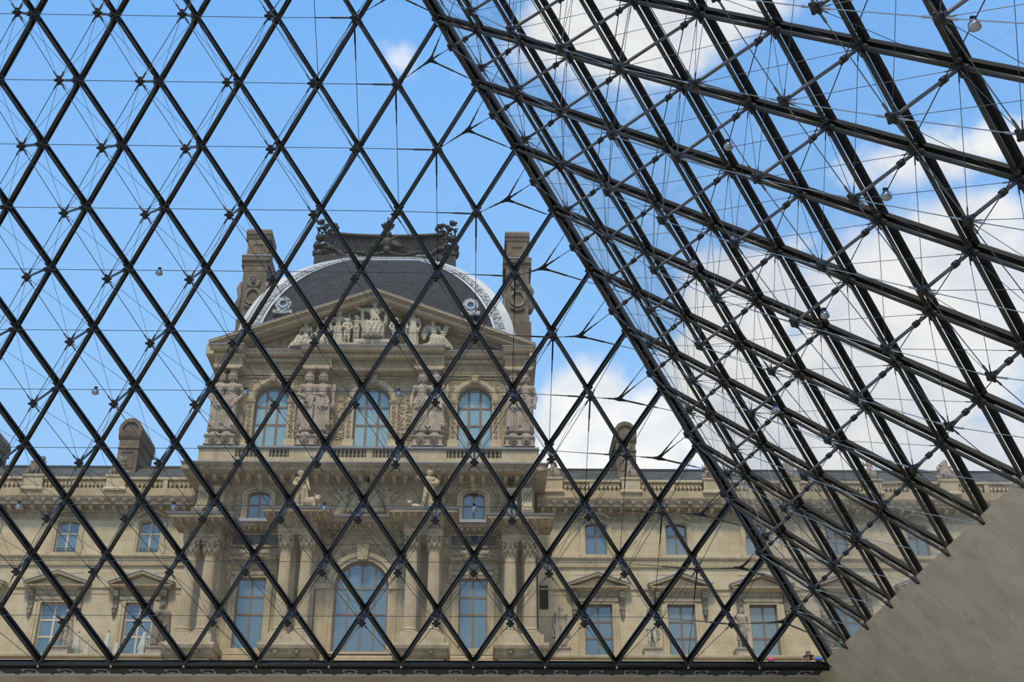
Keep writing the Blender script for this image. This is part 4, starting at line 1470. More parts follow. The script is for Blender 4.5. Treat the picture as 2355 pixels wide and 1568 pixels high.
# wing chimneys with rounded heads
for nm, par, cx, dk in (('l', LW, -16.15, 0), ('l2', LW, -26.4, 0), ('r', RW, 17.95, 0)):
    y0, dp, hw = 44.6, 3.6, .68
    c = MB().box(cx-hw, cx+hw, y0, y0+dp, 22, 25.55).build('chimney', 'dark_stone', par)
    mould('chimney_band', 'dark_stone', c, cx-hw*1.12, cx+hw*1.12, y0, [(.03, 25.45), (.12, 25.6), (.16, 25.75), (.2, 26.05)], y0+dp+.15)
    MB().arch(cx, 26.05, .55, hw*1.16, y0-.2, y0+dp+.15, 0, math.pi, 18, 1.15).build('chimney_hood', 'dark_stone', c)
    MB().prism([(cx+.6*math.cos(math.pi*k/14), 26.05+.66*math.sin(math.pi*k/14)) for k in range(15)], 'y', y0-.08, y0+dp+.05).build('hood_panel', 'dark_stone', c)
    mould('chimney_collar', 'dark_stone', c, cx-hw*1.05, cx+hw*1.05, y0, [(.03, 24.75), (.08, 24.8), (.03, 24.9)], y0+dp+.06)
    f = MB()
    for (xa, xb, za, zb) in ((-.45, .45, 23.35, 23.42), (-.45, .45, 24.5, 24.57), (-.45, -.38, 23.42, 24.5), (.38, .45, 23.42, 24.5)):
        f.box(cx+xa, cx+xb, y0-.05, y0+.02, za, zb)
    f.build('chimney_panel', 'dark_stone', c)

# the courtyard and the ground beyond
gm = stone('courtyard_paving', (.26, .24, .20), (.32, .29, .25), 0.4, 0.1, vary=0, streak=0.1)
M['court'] = gm
tag(MB().box(-90, 90, WY+.5, 39.6, -.05, .12).build('floor_courtyard', 'court'), 'pale stone paving of the courtyard outside the glass', 'courtyard', None, 'structure')

# ================================================================== sculpture: signed-distance modelling -> one continuous surface
def _seg(X, Y, Z, p0, p1, r0, r1):
    p0, p1 = np.asarray(p0, float), np.asarray(p1, float)
    d = p1-p0
    L2 = float(d @ d)+1e-12
    t = np.clip(((X-p0[0])*d[0]+(Y-p0[1])*d[1]+(Z-p0[2])*d[2])/L2, 0, 1)
    return np.sqrt((X-p0[0]-t*d[0])**2+(Y-p0[1]-t*d[1])**2+(Z-p0[2]-t*d[2])**2)-(r0+(r1-r0)*t)


def _pbound(p):
    k = p[0]
    if k == 'c':
        r = max(p[3], p[4])
        a, b = np.minimum(p[1], p[2])-r, np.maximum(p[1], p[2])+r
    elif k in ('e', '-e', 'b'):
        rr = np.asarray(p[2], float)
        if len(p) > 4 and p[4]:
            rr = np.full(3, np.linalg.norm(rr))
        a, b = np.asarray(p[1])-rr, np.asarray(p[1])+rr
    elif k == 'r':
        q = np.array(p[1])
        m = 1.12
        a = np.array([(q[:, 1]-q[:, 3]*m).min(), (q[:, 2]-q[:, 4]*m).min(), q[:, 0].min()])
        b = np.array([(q[:, 1]+q[:, 3]*m).max(), (q[:, 2]+q[:, 4]*m).max(), q[:, 0].max()])
    return np.asarray(a, float), np.asarray(b, float)


def sdf_mesh(prims, h, name, mat, scale=1.0, smooth=True):
    bs = [_pbound(p) for p in prims if p[0] != '-e']
    lo = np.min([b[0] for b in bs], 0)-3*h
    hi = np.max([b[1] for b in bs], 0)+3*h
    n = np.ceil((hi-lo)/h).astype(int)+1
    ax = [lo[k]+h*np.arange(n[k]) for k in range(3)]
    F = np.full(n, 9.0, dtype=np.float32)
    for p in prims:
        a, b = _pbound(p)
        kk = p[5] if p[0] == 'c' else (p[3] if p[0] in ('e', '-e', 'b') else p[4])
        mg = kk*1.2+2*h
        i0 = np.maximum(((a-mg-lo)/h).astype(int), 0)
        i1 = np.minimum(((b+mg-lo)/h).astype(int)+2, n)
        sl = tuple(slice(i0[k], i1[k]) for k in range(3))
        X, Y, Z = np.meshgrid(ax[0][sl[0]], ax[1][sl[1]], ax[2][sl[2]], indexing='ij')
        if p[0] == 'c':
            d = _seg(X, Y, Z, p[1], p[2], p[3], p[4])
        elif p[0] in ('e', '-e'):
            c, r = p[1], p[2]
            dx, dy, dz = X-c[0], Y-c[1], Z-c[2]
            if len(p) > 4 and p[4]:
                axx, ang = p[4]
                ca, sa = math.cos(ang), math.sin(ang)
                if axx == 'x':
                    dy, dz = ca*dy+sa*dz, -sa*dy+ca*dz
                elif axx == 'y':
                    dx, dz = ca*dx+sa*dz, -sa*dx+ca*dz
                else:
                    dx, dy = ca*dx+sa*dy, -sa*dx+ca*dy
            q = np.sqrt((dx/r[0])**2+(dy/r[1])**2+(dz/r[2])**2)+1e-9
            g = np.sqrt((dx/r[0]**2)**2+(dy/r[1]**2)**2+(dz/r[2]**2)**2)+1e-9
            d = q*(q-1)/g
        elif p[0] == 'b':
            c, r = p[1], p[2]
            dx, dy, dz = X-c[0], Y-c[1], Z-c[2]
            if len(p) > 4 and p[4]:
                axx, ang = p[4]
                ca, sa = math.cos(ang), math.sin(ang)
                if axx == 'y':
                    dx, dz = ca*dx+sa*dz, -sa*dx+ca*dz
                elif axx == 'x':
                    dy, dz = ca*dy+sa*dz, -sa*dy+ca*dz
                else:
                    dx, dy = ca*dx+sa*dy, -sa*dx+ca*dy
            qx, qy, qz = abs(dx)-r[0], abs(dy)-r[1], abs(dz)-r[2]
            d = np.sqrt(np.maximum(qx, 0)**2+np.maximum(qy, 0)**2+np.maximum(qz, 0)**2)+np.minimum(np.maximum(qx, np.maximum(qy, qz)), 0)
        else:
            q = np.array(sorted(p[1]))
            cx, cy, rx, ry = (np.interp(Z, q[:, 0], q[:, j]) for j in (1, 2, 3, 4))
            th = np.arctan2((Y-cy)/ry, (X-cx)/rx)
            rr = np.sqrt(((X-cx)/rx)**2+((Y-cy)/ry)**2)
            fold = 1.7*p[3]*(np.cos(p[2]*th+3.0*np.sin(Z*9+cx*20))*.7+np.cos((p[2]*1.7)*th-Z*7)*.3)
            d = (rr-1)*np.minimum(rx, ry)+fold
            d = np.maximum(d, np.maximum(q[0, 0]-Z, Z-q[-1, 0]))
        G = F[sl]
        if p[0] == '-e':
            F[sl] = np.maximum(G, -d)
        elif kk > 0:
            hh = np.maximum(kk-np.abs(G-d), 0)/kk
            F[sl] = np.minimum(G, d)-hh*hh*kk*.25
        else:
            F[sl] = np.minimum(G, d)
    # surface nets
    I = F < 0
    c = I[:-1, :-1, :-1].astype(np.int8)
    for a in (0, 1):
        for b in (0, 1):
            for e in (0, 1):
                if a or b or e:
                    c = c+I[a:n[0]-1+a, b:n[1]-1+b, e:n[2]-1+e]
    act = np.argwhere((c > 0) & (c < 8))
    idx = -np.ones(c.shape, dtype=np.int64)
    idx[tuple(act.T)] = np.arange(len(act))
    acc = np.zeros((len(act), 3))
    cnt = np.zeros(len(act))
    cor = [(a, b, e) for a in (0, 1) for b in (0, 1) for e in (0, 1)]
    for a in cor:
        for ax_ in range(3):
            if a[ax_] == 0:
                b = list(a)
                b[ax_] = 1
                fa = F[tuple((act+np.array(a)).T)]
                fb = F[tuple((act+np.array(b)).T)]
                m = (fa < 0) != (fb < 0)
                t = np.where(m, fa/(fa-fb+1e-12), 0)
                pt = np.array(a)[None, :].repeat(len(act), 0).astype(float)
                pt[:, ax_] += t
                acc[m] += pt[m]
                cnt[m] += 1
    V = (lo+h*(act+acc/cnt[:, None]))*scale
    faces = []
    for ax_ in range(3):
        o1, o2 = (ax_+1) % 3, (ax_+2) % 3
        s0 = [slice(None)]*3
        s1 = [slice(None)]*3
        s0[ax_], s1[ax_] = slice(0, -1), slice(1, None)
        df = I[tuple(s0)] != I[tuple(s1)]
        e = np.argwhere(df)
        e = e[(e[:, o1] > 0) & (e[:, o2] > 0) & (e[:, o1] < n[o1]-1) & (e[:, o2] < n[o2]-1)]
        if not len(e):
            continue
        flip = I[tuple(e.T)]
        q = []
        for d1, d2 in ((-1, -1), (0, -1), (0, 0), (-1, 0)):
            g = e.copy()
            g[:, o1] += d1
            g[:, o2] += d2
            q.append(idx[tuple(g.T)])
        q = np.stack(q, 1)
        q[~flip] = q[~flip][:, ::-1]
        faces.append(q)
    faces = np.concatenate(faces)
    faces = faces[(faces >= 0).all(1)]
    me = bpy.data.meshes.new(name)
    me.vertices.add(len(V))
    me.vertices.foreach_set('co', V.astype(np.float32).ravel())
    me.loops.add(len(faces)*4)
    me.loops.foreach_set('vertex_index', faces.astype(np.int32).ravel())
    me.polygons.add(len(faces))
    me.polygons.foreach_set('loop_start', np.arange(0, len(faces)*4, 4, dtype=np.int32))
    me.polygons.foreach_set('use_smooth', np.full(len(faces), smooth))
    me.update(calc_edges=True)
    me.validate()
    if mat is not None:
        me.materials.append(M[mat] if isinstance(mat, str) else mat)
    return me


def A3(*a):
    return np.array(a, float)


STAND = dict(head=(0, -.012, .93), neck=(0, .004, .85), chest=(0, 0, .745), waist=(0, 0, .63), pelvis=(0, 0, .545),
             shL=(-.115, .005, .80), elL=(-.155, .01, .645), wrL=(-.16, -.03, .505), shR=(.115, .005, .80), elR=(.155, .01, .645), wrR=(.16, -.03, .505),
             hpL=(-.052, 0, .52), knL=(-.06, -.012, .285), anL=(-.062, .008, .045), toL=(-.075, -.085, .022),
             hpR=(.052, 0, .52), knR=(.06, -.012, .285), anR=(.062, .008, .045), toR=(.075, -.085, .022))


def hand(w, d, side, fs=1.0):
    """palm, four fingers of different length and a thumb leaving the side of the palm"""
    w, d = A3(*w), A3(*d)
    d = d/np.linalg.norm(d)
    u = np.cross(d, A3(0, 1, 0.2))
    if np.linalg.norm(u) < .2:
        u = np.cross(d, A3(1, 0, 0))
    u = u/np.linalg.norm(u)
    nrm = np.cross(u, d)
    pal = w+d*.032*fs
    out = [('e', pal, (.026*fs,)*3, .012)]
    for k, ln in enumerate((.040, .048, .045, .034)):
        b = w+d*.052*fs+u*(k-1.5)*.0135*fs
        m_ = b+d*ln*.55*fs+nrm*.006*fs
        out += [('c', b, m_, .0085*fs, .008*fs, .004), ('c', m_, m_+d*ln*.45*fs+nrm*.014*fs, .008*fs, .0065*fs, .003)]
    t0 = w+d*.018*fs-u*side*.022*fs
    out += [('c', t0, t0+d*.022*fs-u*side*.020*fs, .010*fs, .009*fs, .006), ('c', t0+d*.022*fs-u*side*.020*fs, t0+d*.044*fs-u*side*.022*fs, .009*fs, .007*fs, .003)]
    return out


def human(J=None, female=False, head=1.0, hair='short', beard=False, bulk=1.0, legs=True, arms=True, face=(0, -1)):
    j = {k: A3(*v) for k, v in STAND.items()}
    for k, v in (J or {}).items():
        j[k] = A3(*v)
    hd = j['head']
    s = head
    fx, fy = face
    fl = math.hypot(fx, fy)
    fx, fy = fx/fl, fy/fl
    F = lambda a, b, c: hd+A3(fx*b+fy*a*-1, fy*b+fx*a, c)*s   # a sideways, b forwards, c up
    P = [('e', hd+A3(0, 0, .008)*s, (.051*s, .058*s, .066*s), .01), ('e', F(0, .016, -.034), (.036*s, .036*s, .032*s), .02),
         ('c', F(0, .054, .012), F(0, .066, -.013), .006*s, .0085*s, .005), ('c', F(-.012, .048, -.036), F(.012, .048, -.036), .007*s, .007*s, .006),
         ('c', F(-.03, .046, .020), F(.03, .046, .020), .009*s, .009*s, .008),
         ('e', F(-.051, -.004, -.004), (.010*s, .012*s, .018*s), .006), ('e', F(.051, -.004, -.004), (.010*s, .012*s, .018*s), .006),
         ('c', j['neck']-A3(0, 0, .02), hd-A3(0, 0, .03)*s, .034*bulk, .030*s, .02)]
    P += [('-e', F(-.022, .060, .003), (.0165*s, .020*s, .013*s), 0), ('-e', F(.022, .060, .003), (.0165*s, .020*s, .013*s), 0), ('-e', F(0, .064, -.0345), (.020*s, .013*s, .0055*s), 0), ('-e', F(0, .055, -.052), (.016*s, .008*s, .005*s), 0)]
    if hair == 'long':
        for q in range(4):
            for sd in (-1, 1):
                P.append(('c', F(sd*.010, .042-.024*q, .066), F(sd*.056, .026-.022*q, .020-.008*q), .012*s, .015*s, 0))
                P.append(('c', F(sd*.056, .026-.022*q, .020-.008*q), F(sd*.057, .010-.02*q, -.04-.006*q), .015*s, .012*s, 0))
        P += [('e', F(0, -.028, .020), (.056*s, .050*s, .058*s), .008), ('c', F(-.05, -.028, -.01), j['neck']+A3(-.05, .03, -.03), .016*s, .014*s, .006), ('c', F(.05, -.028, -.01), j['neck']+A3(.05, .03, -.03), .016*s, .014*s, .006), ('e', F(0, -.05, -.01), (.04*s, .03*s, .05*s), .02)]
    elif hair == 'bun':
        P += [('e', F(0, -.018, .024), (.058*s, .058*s, .060*s), .01), ('e', F(0, -.068, .01), (.028*s, .028*s, .028*s), .01)]
        P += [('e', F(.045*math.cos(a), .012, .045*abs(math.sin(a))+.015), (.017*s, .02*s, .017*s), .006) for a in np.linspace(0, math.pi, 7)]
    elif hair == 'short':
        P += [('e', F(0, -.016, .026), (.056*s, .055*s, .056*s), .008)]
    elif hair == 'curls':
        P += [('e', F(0, -.016, .026), (.056*s, .055*s, .056*s), .008)]
        P += [('e', F(.058*math.cos(a), -.02, .058*math.sin(a)*.8+.02), (.022*s, .03*s, .022*s), .006) for a in np.linspace(-.3, math.pi+.3, 9)]
    if beard:
        P += [('e', F(0, .036, -.058), (.030*s, .026*s, .042*s), .015)]
    b = bulk
    ch, wa, pe = j['chest'], j['waist'], j['pelvis']
    P += [('e', ch+A3(0, 0, .01), (.098*b, .066*b, .098), .03), ('c', ch, wa, .074*b, .064*b, .04), ('c', wa, pe, .066*b, .074*b, .04), ('e', pe, (.088*b, .07*b, .06), .04),
          ('c', j['shL'], j['shR'], .038*b, .038*b, .03), ('c', j['neck']-A3(0, 0, .02), ch, .04*b, .07*b, .03)]
    if female:
        f0 = A3(0, -1, 0)
        P += [('e', ch+A3(-.042, -.05, .012), (.034, .034, .034), .02), ('e', ch+A3(.042, -.05, .012), (.034, .034, .034), .02)]
    if arms:
        for q, sd in (('L', -1), ('R', 1)):
            a, e, w_ = j['sh'+q], j['el'+q], j['wr'+q]
            P += [('e', a, (.042*b,)*3, .02), ('c', a, e, .037*b, .029*b, .015), ('c', e, e+(w_-e)*.3, .030*b, .031*b, .01), ('c', e+(w_-e)*.3, w_, .031*b, .020*b, .01)]
            P += hand(w_, (w_-e), sd)
    if legs:
        for q in 'LR':
            a, k, n, t = j['hp'+q], j['kn'+q], j['an'+q], j['to'+q]
            P += [('c', a, k, .064*b, .042*b, .03), ('c', k, k+(n-k)*.35, .042*b, .043*b, .015), ('c', k+(n-k)*.35, n, .043*b, .025*b, .015), ('c', n-A3(0, 0, .015), t, .026*b, .018*b, .015), ('e', n+A3(0, .018, -.018), (.022, .025, .022), .01)]
    return P


def skirt(z1, z0, w1, w0, cx=0, cy=0, nf=13, amp=.010, dx=0, dy=0, k=.02, dep=.85):
    zz = np.linspace(z1, z0, 6)
    rings = [(z, cx+dx*t, cy+dy*t, w1+(w0-w1)*t**.8, (w1+(w0-w1)*t**.8)*dep) for z, t in zip(zz, np.linspace(0, 1, 6))]
    return [('r', rings, nf, amp, k)]


def drape(p0, p1, sag, n, r, k=.004):
    """hanging U-shaped folds across the body"""
    p0, p1 = A3(*p0), A3(*p1)
    out = []
    for i in range(n):
        sg = sag*(i+1)/n
        pts = [p0+(p1-p0)*t-A3(0, .035*math.sin(math.pi*t), sg*math.sin(math.pi*t)+.015*i) for t in np.linspace(0, 1, 7)]
        out += [('c', a, b, r, r, k) for a, b in zip(pts, pts[1:])]
    return out


def folds(p0, p1, n, r, spread, k=.01):
    """a fan of hanging cloth folds between two points"""
    p0, p1 = A3(*p0), A3(*p1)
    out = []
    for i in range(n):
        t = (i+.5)/n-.5
        out.append(('c', p0+A3(spread*t*.6, 0, 0), p1+A3(spread*t, -.012*(i % 2), .02*math.sin(i*2.1)), r*.8, r, k*.5))
    return out


HS = .0098
lm = [('e', (0, 0, 0), (.20, .09, .21), .02), ('e', (0, -.10, -.06), (.085, .09, .07), .03), ('c', (0, -.10, .03), (0, -.18, -.03), .035, .04, .02), ('c', (-.09, -.10, .075), (-.03, -.13, .06), .025, .025, .01), ('c', (.09, -.10, .075), (.03, -.13, .06), .025, .025, .01), ('-e', (-.065, -.13, .035), (.025, .03, .018), 0), ('-e', (.065, -.13, .035), (.025, .03, .018), 0), ('-e', (0, -.19, -.10), (.06, .06, .02), 0)]
lm += [('e', (.215*math.cos(a), -.02, .225*math.sin(a)), (.065, .06, .065), .01) for a in np.linspace(0, 2*math.pi, 15)[:-1]]
LION = sdf_mesh(lm, .012, 'lion_mask', 'statue_dark', 1.0)
for o in PV.children_recursive:
    if o.name.startswith('lion_mask'):
        if o.location.length > 0 and o.data == UNIT.get('lion'):
            o.data = LION
LION2 = sdf_mesh(lm, .018, 'cornice_mask', 'statue', .5)
for o in list(PV.children)+list(LW.children)+list(RW.children):
    if o.name.startswith('cornice_mask'):
        o.data = LION2
# --- caryatids: draped women carrying baskets on their heads
basket = [('r', [(.988, 0, .005, .062, .062), (1.03, 0, 0, .064, .064), (1.075, 0, 0, .078, .078)], 12, .004, .0), ('b', (0, 0, 1.09), (.105, .105, .018), .0)]


def cary(mir, arm, torch):
    J = dict(head=(.004, -.018, .94), elL=(-.185, .03, .665), wrL=(-.125, -.055, .555), elR=(.165, .015, .645), wrR=(.17, -.06, .52), knL=(-.06, -.05, .285), anL=(-.065, -.02, .05), toL=(-.08, -.1, .025))
    if arm == 1:
        J.update(elR=(.16, .0, .66), wrR=(.085, -.095, .60), elL=(-.165, .02, .645), wrL=(-.15, -.05, .50))
    if arm == 2:
        J.update(elR=(.175, .02, .66), wrR=(.19, -.03, .52), elL=(-.15, -.01, .66), wrL=(-.03, -.09, .63))
    P = human(J, True, 1.12, 'long')
    P += skirt(.60, .015, .082, .125, 0, 0, 15, .010, 0, .0)
    P += skirt(.64, .40, .088, .118, .0, -.008, 9, .012, .02, -.01, .012)
    P += folds((.10, -.05, .55), (.12, -.07, .10), 4, .014, .07)
    P += folds((-.06, -.06, .56), (-.07, -.10, .06), 3, .013, .08)
    P += folds((-.02, -.075, .79), (.03, -.075, .62), 4, .011, .12)
    P += [('c', (-.10, -.05, .60), (.11, -.06, .50), .022, .026, .01)] + drape((-.09, -.06, .60), (.11, -.06, .55), .16, 4, .012) + drape((-.07, -.045, .80), (.07, -.045, .80), .14, 3, .010)
    if torch == 1:
        P += [('c', (.19, -.05, .72), (.18, -.07, .42), .012, .02, .01), ('e', (.19, -.05, .74), (.03, .02, .10), .01)]
    if torch == 2:
        P += [('e', (.02, -.12, .46), (.055, .02, .055), .01), ('-e', (.02, -.13, .46), (.032, .05, .032), 0)]
    P += basket
    P += [('r', [(-.0, 0, 0, .115, .105), (.02, 0, 0, .115, .105)], 0, 0, .0)]
    if mir:
        Q = []
        for p in P:
            Q.append(mirror(p))
        P = Q
    return P


def mx(v):
    return A3(-v[0], v[1], v[2])


def mirror(p):
    p = list(p)
    if p[0] == 'c':
        p[1], p[2] = mx(p[1]), mx(p[2])
    elif p[0] in ('e', '-e', 'b'):
        p[1] = mx(p[1])
        if len(p) > 4 and p[4] and p[4][0] in 'yz':
            p[4] = (p[4][0], -p[4][1])
    else:
        p[1] = [(z, -a, b, c, d) for z, a, b, c, d in p[1]]
    return tuple(p)


def shift(P, d, s=1.0):
    """move (and scale) a set of primitives, to compose groups"""
    d = A3(*d)
    out = []
    for p in P:
        p = list(p)
        if p[0] == 'c':
            p[1], p[2] = A3(*p[1])*s+d, A3(*p[2])*s+d
            p[3], p[4], p[5] = p[3]*s, p[4]*s, p[5]*s
        elif p[0] in ('e', '-e', 'b'):
            p[1] = A3(*p[1])*s+d
            p[2] = tuple(np.asarray(p[2])*s)
            p[3] = p[3]*s
        else:
            p[1] = [(z*s+d[2], a*s+d[0], b*s+d[1], c*s, e*s) for z, a, b, c, e in p[1]]
            p[3], p[4] = p[3]*s, p[4]*s
        out.append(tuple(p))
    return out


def statue(name, me, loc, label, cat, group=None, rz=0.0):
    o = link(name, me, None, loc, (0, 0, rz))
    return tag(o, label, cat, group)


CH = 4.52/1.107
CM = [sdf_mesh(cary(False, 0, 1), HS, 'caryatid_statue', 'statue', CH), sdf_mesh(cary(True, 1, 2), HS, 'caryatid_statue', 'statue', CH), sdf_mesh(cary(False, 2, 1), HS, 'caryatid_statue', 'statue', CH), sdf_mesh(cary(True, 0, 0), HS, 'caryatid_statue', 'statue', CH)]
CL = [('left end of the upper storey, outer one', 'left end of the upper storey, inner one'), ('left of the middle window, holding a wreath', 'just right of the wreath bearer'),
      ('next to the middle window, right side', 'third pair, nearer the right window'), ('right end of the upper storey, inner one', 'right end of the upper storey, outermost')]
k = 0
for (a, b, _), (la, lb) in zip(CARY, CL):
    for u, lab in ((a, la), (b, lb)):
        statue('caryatid_statue', CM[(0, 3, 1, 2, 3, 0, 2, 1)[k]], (X0+u, 39.15, 23.68), 'draped stone woman with basket on her head, '+lab, 'statue', 'caryatids of the upper storey')
        k += 1

# --- pediment figures
SEAT = dict(hpL=(-.06, 0, .50), hpR=(.06, 0, .50), knL=(-.11, -.16, .47), anL=(-.085, -.15, .22), toL=(-.09, -.23, .20), knR=(.11, -.16, .47), anR=(.085, -.16, .22), toR=(.09, -.24, .20))
ruler = human(dict(SEAT, elL=(-.25, -.01, .80), wrL=(-.36, -.04, .86), shL=(-.12, 0, .80), elR=(.25, -.02, .82), wrR=(.36, -.05, .90)), True, 1.1, 'bun')
ruler += [('r', [(.19, 0, -.08, .19, .15), (.30, 0, -.10, .18, .15), (.44, 0, -.09, .16, .14), (.52, 0, -.03, .12, .10)], 13, .012, .03)]
ruler += drape((-.13, -.13, .46), (.13, -.13, .46), .16, 4, .016)+drape((-.08, -.05, .78), (.09, -.05, .74), .14, 4, .012)
ruler += folds((-.02, -.08, .78), (.04, -.09, .55), 5, .013, .16) + folds((0, -.19, .44), (0, -.22, .20), 6, .016, .26)
ruler += [('c', (-.13, -.02, .80), (.10, -.08, .58), .03, .03, .02), ('b', (0, .02, .36), (.20, .10, .17), .02), ('c', (-.22, -.01, .78), (-.20, .02, .50), .03, .04, .02), ('c', (.22, -.01, .78), (.20, .02, .50), .03, .04, .02)]
sm = 3.75
PY = 39.15
statue('enthroned_figure', sdf_mesh(ruler, HS, 'enthroned_figure', 'statue_pale', sm), (X0-.05, PY, 29.72), 'seated draped stone figure with outstretched arms at the centre of the pediment', 'statue')
woman = human(dict(elL=(-.18, .02, .66), wrL=(-.16, -.06, .52), elR=(.16, .0, .65), wrR=(.12, -.07, .56)), True, 1.05, 'long')
woman += drape((-.10, -.05, .54), (.12, -.05, .50), .16, 4, .013)
woman += skirt(.56, .0, .085, .13, .02, 0, 13, .012) + folds((.05, -.07, .5), (.06, -.10, .06), 5, .016, .16) + [('c', (-.11, -.04, .56), (.11, -.05, .50), .025, .025, .015)]
woman_r = [mirror(p) for p in human(dict(elL=(-.16, .01, .65), wrL=(-.13, -.05, .52), elR=(.17, -.02, .70), wrR=(.15, -.07, .60)), True, 1.05, 'bun', face=(-.7, -1))]
woman_r += skirt(.62, .0, .085, .13, .0, 0, 13, .013) + folds((0, -.08, .78), (.0, -.10, .06), 6, .015, .20) + [('c', (-.16, -.03, .72), (-.15, -.02, .12), .02, .025, .02)]
statue('standing_figure', sdf_mesh(woman+[('e', (-.26, -.04, .77), (.07, .05, .05), .01), ('c', (-.26, -.04, .76), (-.16, -.06, .54), .03, .03, .02)], HS, 'standing_figure', 'statue_pale', 2.92), (X0-2.42, PY, 29.72), 'standing half-draped stone woman left of the enthroned figure in the pediment', 'statue', 'pediment figures')
statue('standing_figure', sdf_mesh(woman_r, HS, 'standing_figure', 'statue_pale', 2.9), (X0+2.62, PY, 29.72), 'standing robed stone woman right of the enthroned figure in the pediment', 'statue', 'pediment figures')


def kid(J, hair='curls', face=(0, -1)):
    return human(J, False, 1.45, hair, bulk=1.25, face=face)


kid1 = kid(dict(head=(0, -.02, .90), elL=(-.16, -.05, .66), wrL=(-.08, -.12, .60), elR=(.17, -.02, .66), wrR=(.12, -.10, .55), knL=(-.06, -.06, .28)), face=(.5, -1))
kid2 = kid(dict(head=(.02, -.02, .90), elL=(-.20, -.02, .80), wrL=(-.24, -.04, .93), elR=(.18, 0, .66), wrR=(.20, -.06, .56)), face=(.8, -.8))
K1 = sdf_mesh(kid1, .0155, 'child_figure', 'statue_pale', 1.9)
K2 = sdf_mesh(kid2, .0155, 'child_figure', 'statue_pale', 2.0)
K3 = sdf_mesh([mirror(p) for p in kid1], .0155, 'child_figure', 'statue_pale', 1.95)
statue('child_figure', K1, (X0-1.78, PY-.25, 30.02), 'nude stone child standing nearest the half-draped woman in the pediment', 'statue', 'pediment figures')
statue('child_figure', K2, (X0-1.22, PY+.05, 30.28), 'nude stone child at the left knee of the enthroned figure', 'statue', 'pediment figures')
statue('child_figure', K3, (X0+1.38, PY-.15, 30.08), 'nude stone child at the right knee of the enthroned figure', 'statue', 'pediment figures')
wing_r = human(dict(head=(-.03, -.02, .90), chest=(-.01, 0, .72), elL=(-.18, .03, .66), wrL=(-.22, -.03, .52), elR=(.16, -.05, .66), wrR=(.20, -.10, .60), hpL=(-.04, 0, .50), hpR=(.06, 0, .50), knL=(.10, -.14, .45), anL=(.16, -.16, .22), toL=(.24, -.2, .19), knR=(.22, -.10, .52), anR=(.27, -.12, .24), toR=(.36, -.16, .20)), True, 1.05, 'bun', face=(-.6, -1))
wing_r += drape((-.02, -.12, .46), (.24, -.14, .46), .18, 4, .015)
wing_r += [('r', [(.18, .12, -.04, .32, .13), (.26, .14, -.06, .27, .14), (.42, .12, -.06, .20, .14), (.54, .03, -.02, .12, .10)], 15, .014, .03), ('c', (-.1, 0, .24), (.05, 0, .42), .10, .12, .04)]
wing_r += [('e', (-.20, .05, .72), (.10, .03, .22), .01, ('y', -.35)), ('-e', (-.19, -.02, .68), (.05, .05, .14), 0), ('b', (.27, -.08, .66), (.06, .014, .17), .01, ('y', -.35)), ('e', (-.20, -.06, .25), (.10, .05, .07), .02)]
statue('winged_figure', sdf_mesh(wing_r, HS, 'winged_figure', 'statue_pale', 2.75), (X0+4.02, PY, 29.72-.18*2.75+.02), 'seated winged stone figure with a tablet at the right of the pediment', 'statue', 'pediment figures')
seat_l = human(dict(SEAT, head=(-.02, -.02, .92), elL=(-.17, .02, .66), wrL=(-.18, -.08, .54), knL=(-.20, -.10, .50), anL=(-.30, -.12, .24), toL=(-.38, -.15, .20), knR=(-.06, -.16, .47), anR=(-.16, -.18, .22), toR=(-.25, -.2, .2)), False, 1.05, 'short', face=(.4, -1))
seat_l += [('r', [(.18, -.14, -.04, .30, .13), (.30, -.13, -.06, .24, .14), (.46, -.06, -.04, .15, .12), (.54, 0, -.01, .11, .09)], 13, .013, .03), ('e', (.10, 0, .30), (.14, .12, .13), .04)]
statue('seated_figure', sdf_mesh(seat_l, HS, 'seated_figure', 'statue_pale', 2.45), (X0-4.55, PY, 29.72-.17*2.45), 'seated draped stone figure at the far left of the pediment group', 'statue', 'pediment figures')
boy = human(dict(SEAT, head=(.0, -.02, .92), elL=(-.15, .0, .66), wrL=(-.17, -.10, .58), elR=(.17, .0, .66), wrR=(.14, -.10, .55), knR=(.13, -.14, .42), anR=(.18, -.1, .2), toR=(.24, -.16, .18)), False, 1.15, 'curls', face=(.5, -1))
boy += [('e', (0, .02, .36), (.16, .12, .15), .04), ('e', (.22, -.05, .22), (.10, .08, .06), .03)]
statue('seated_figure', sdf_mesh(boy, HS, 'seated_figure', 'statue_pale', 2.55), (X0-3.45, PY, 29.72-.15*2.55), 'seated nude stone youth between the draped figure and the half-draped woman', 'statue', 'pediment figures')
block('figure_plinth', 'statue_pale', PV, X0-1.28, X0+1.25, 38.65, 39.7, 29.70, 30.28)
block('figure_plinth', 'statue_pale', PV, X0-2.05, X0-1.28, 38.7, 39.7, 29.70, 30.02)
eg = [('e', (0, -.06, .28), (.11, .09, .17), .02), ('e', (0, -.09, .49), (.055, .06, .06), .02), ('c', (0, -.13, .49), (0, -.18, .46), .025, .01, .01), ('c', (-.05, -.08, .16), (-.05, -.1, .02), .03, .03, .02), ('c', (.05, -.08, .16), (.05, -.1, .02), .03, .03, .02)]
for s_ in (-1, 1):
    for q in range(5):
        eg.append(('c', (s_*(.10+.05*q), -.03, .40-.01*q), (s_*(.34+.17*q), -.03, .06+.06*q), .045, .028, .012))
    eg.append(('c', (s_*.1, -.03, .40), (s_*.62, -.03, .42), .05, .045, .02))
    eg.append(('c', (s_*.62, -.03, .42), (s_*1.0, -.03, .26), .045, .03, .02))
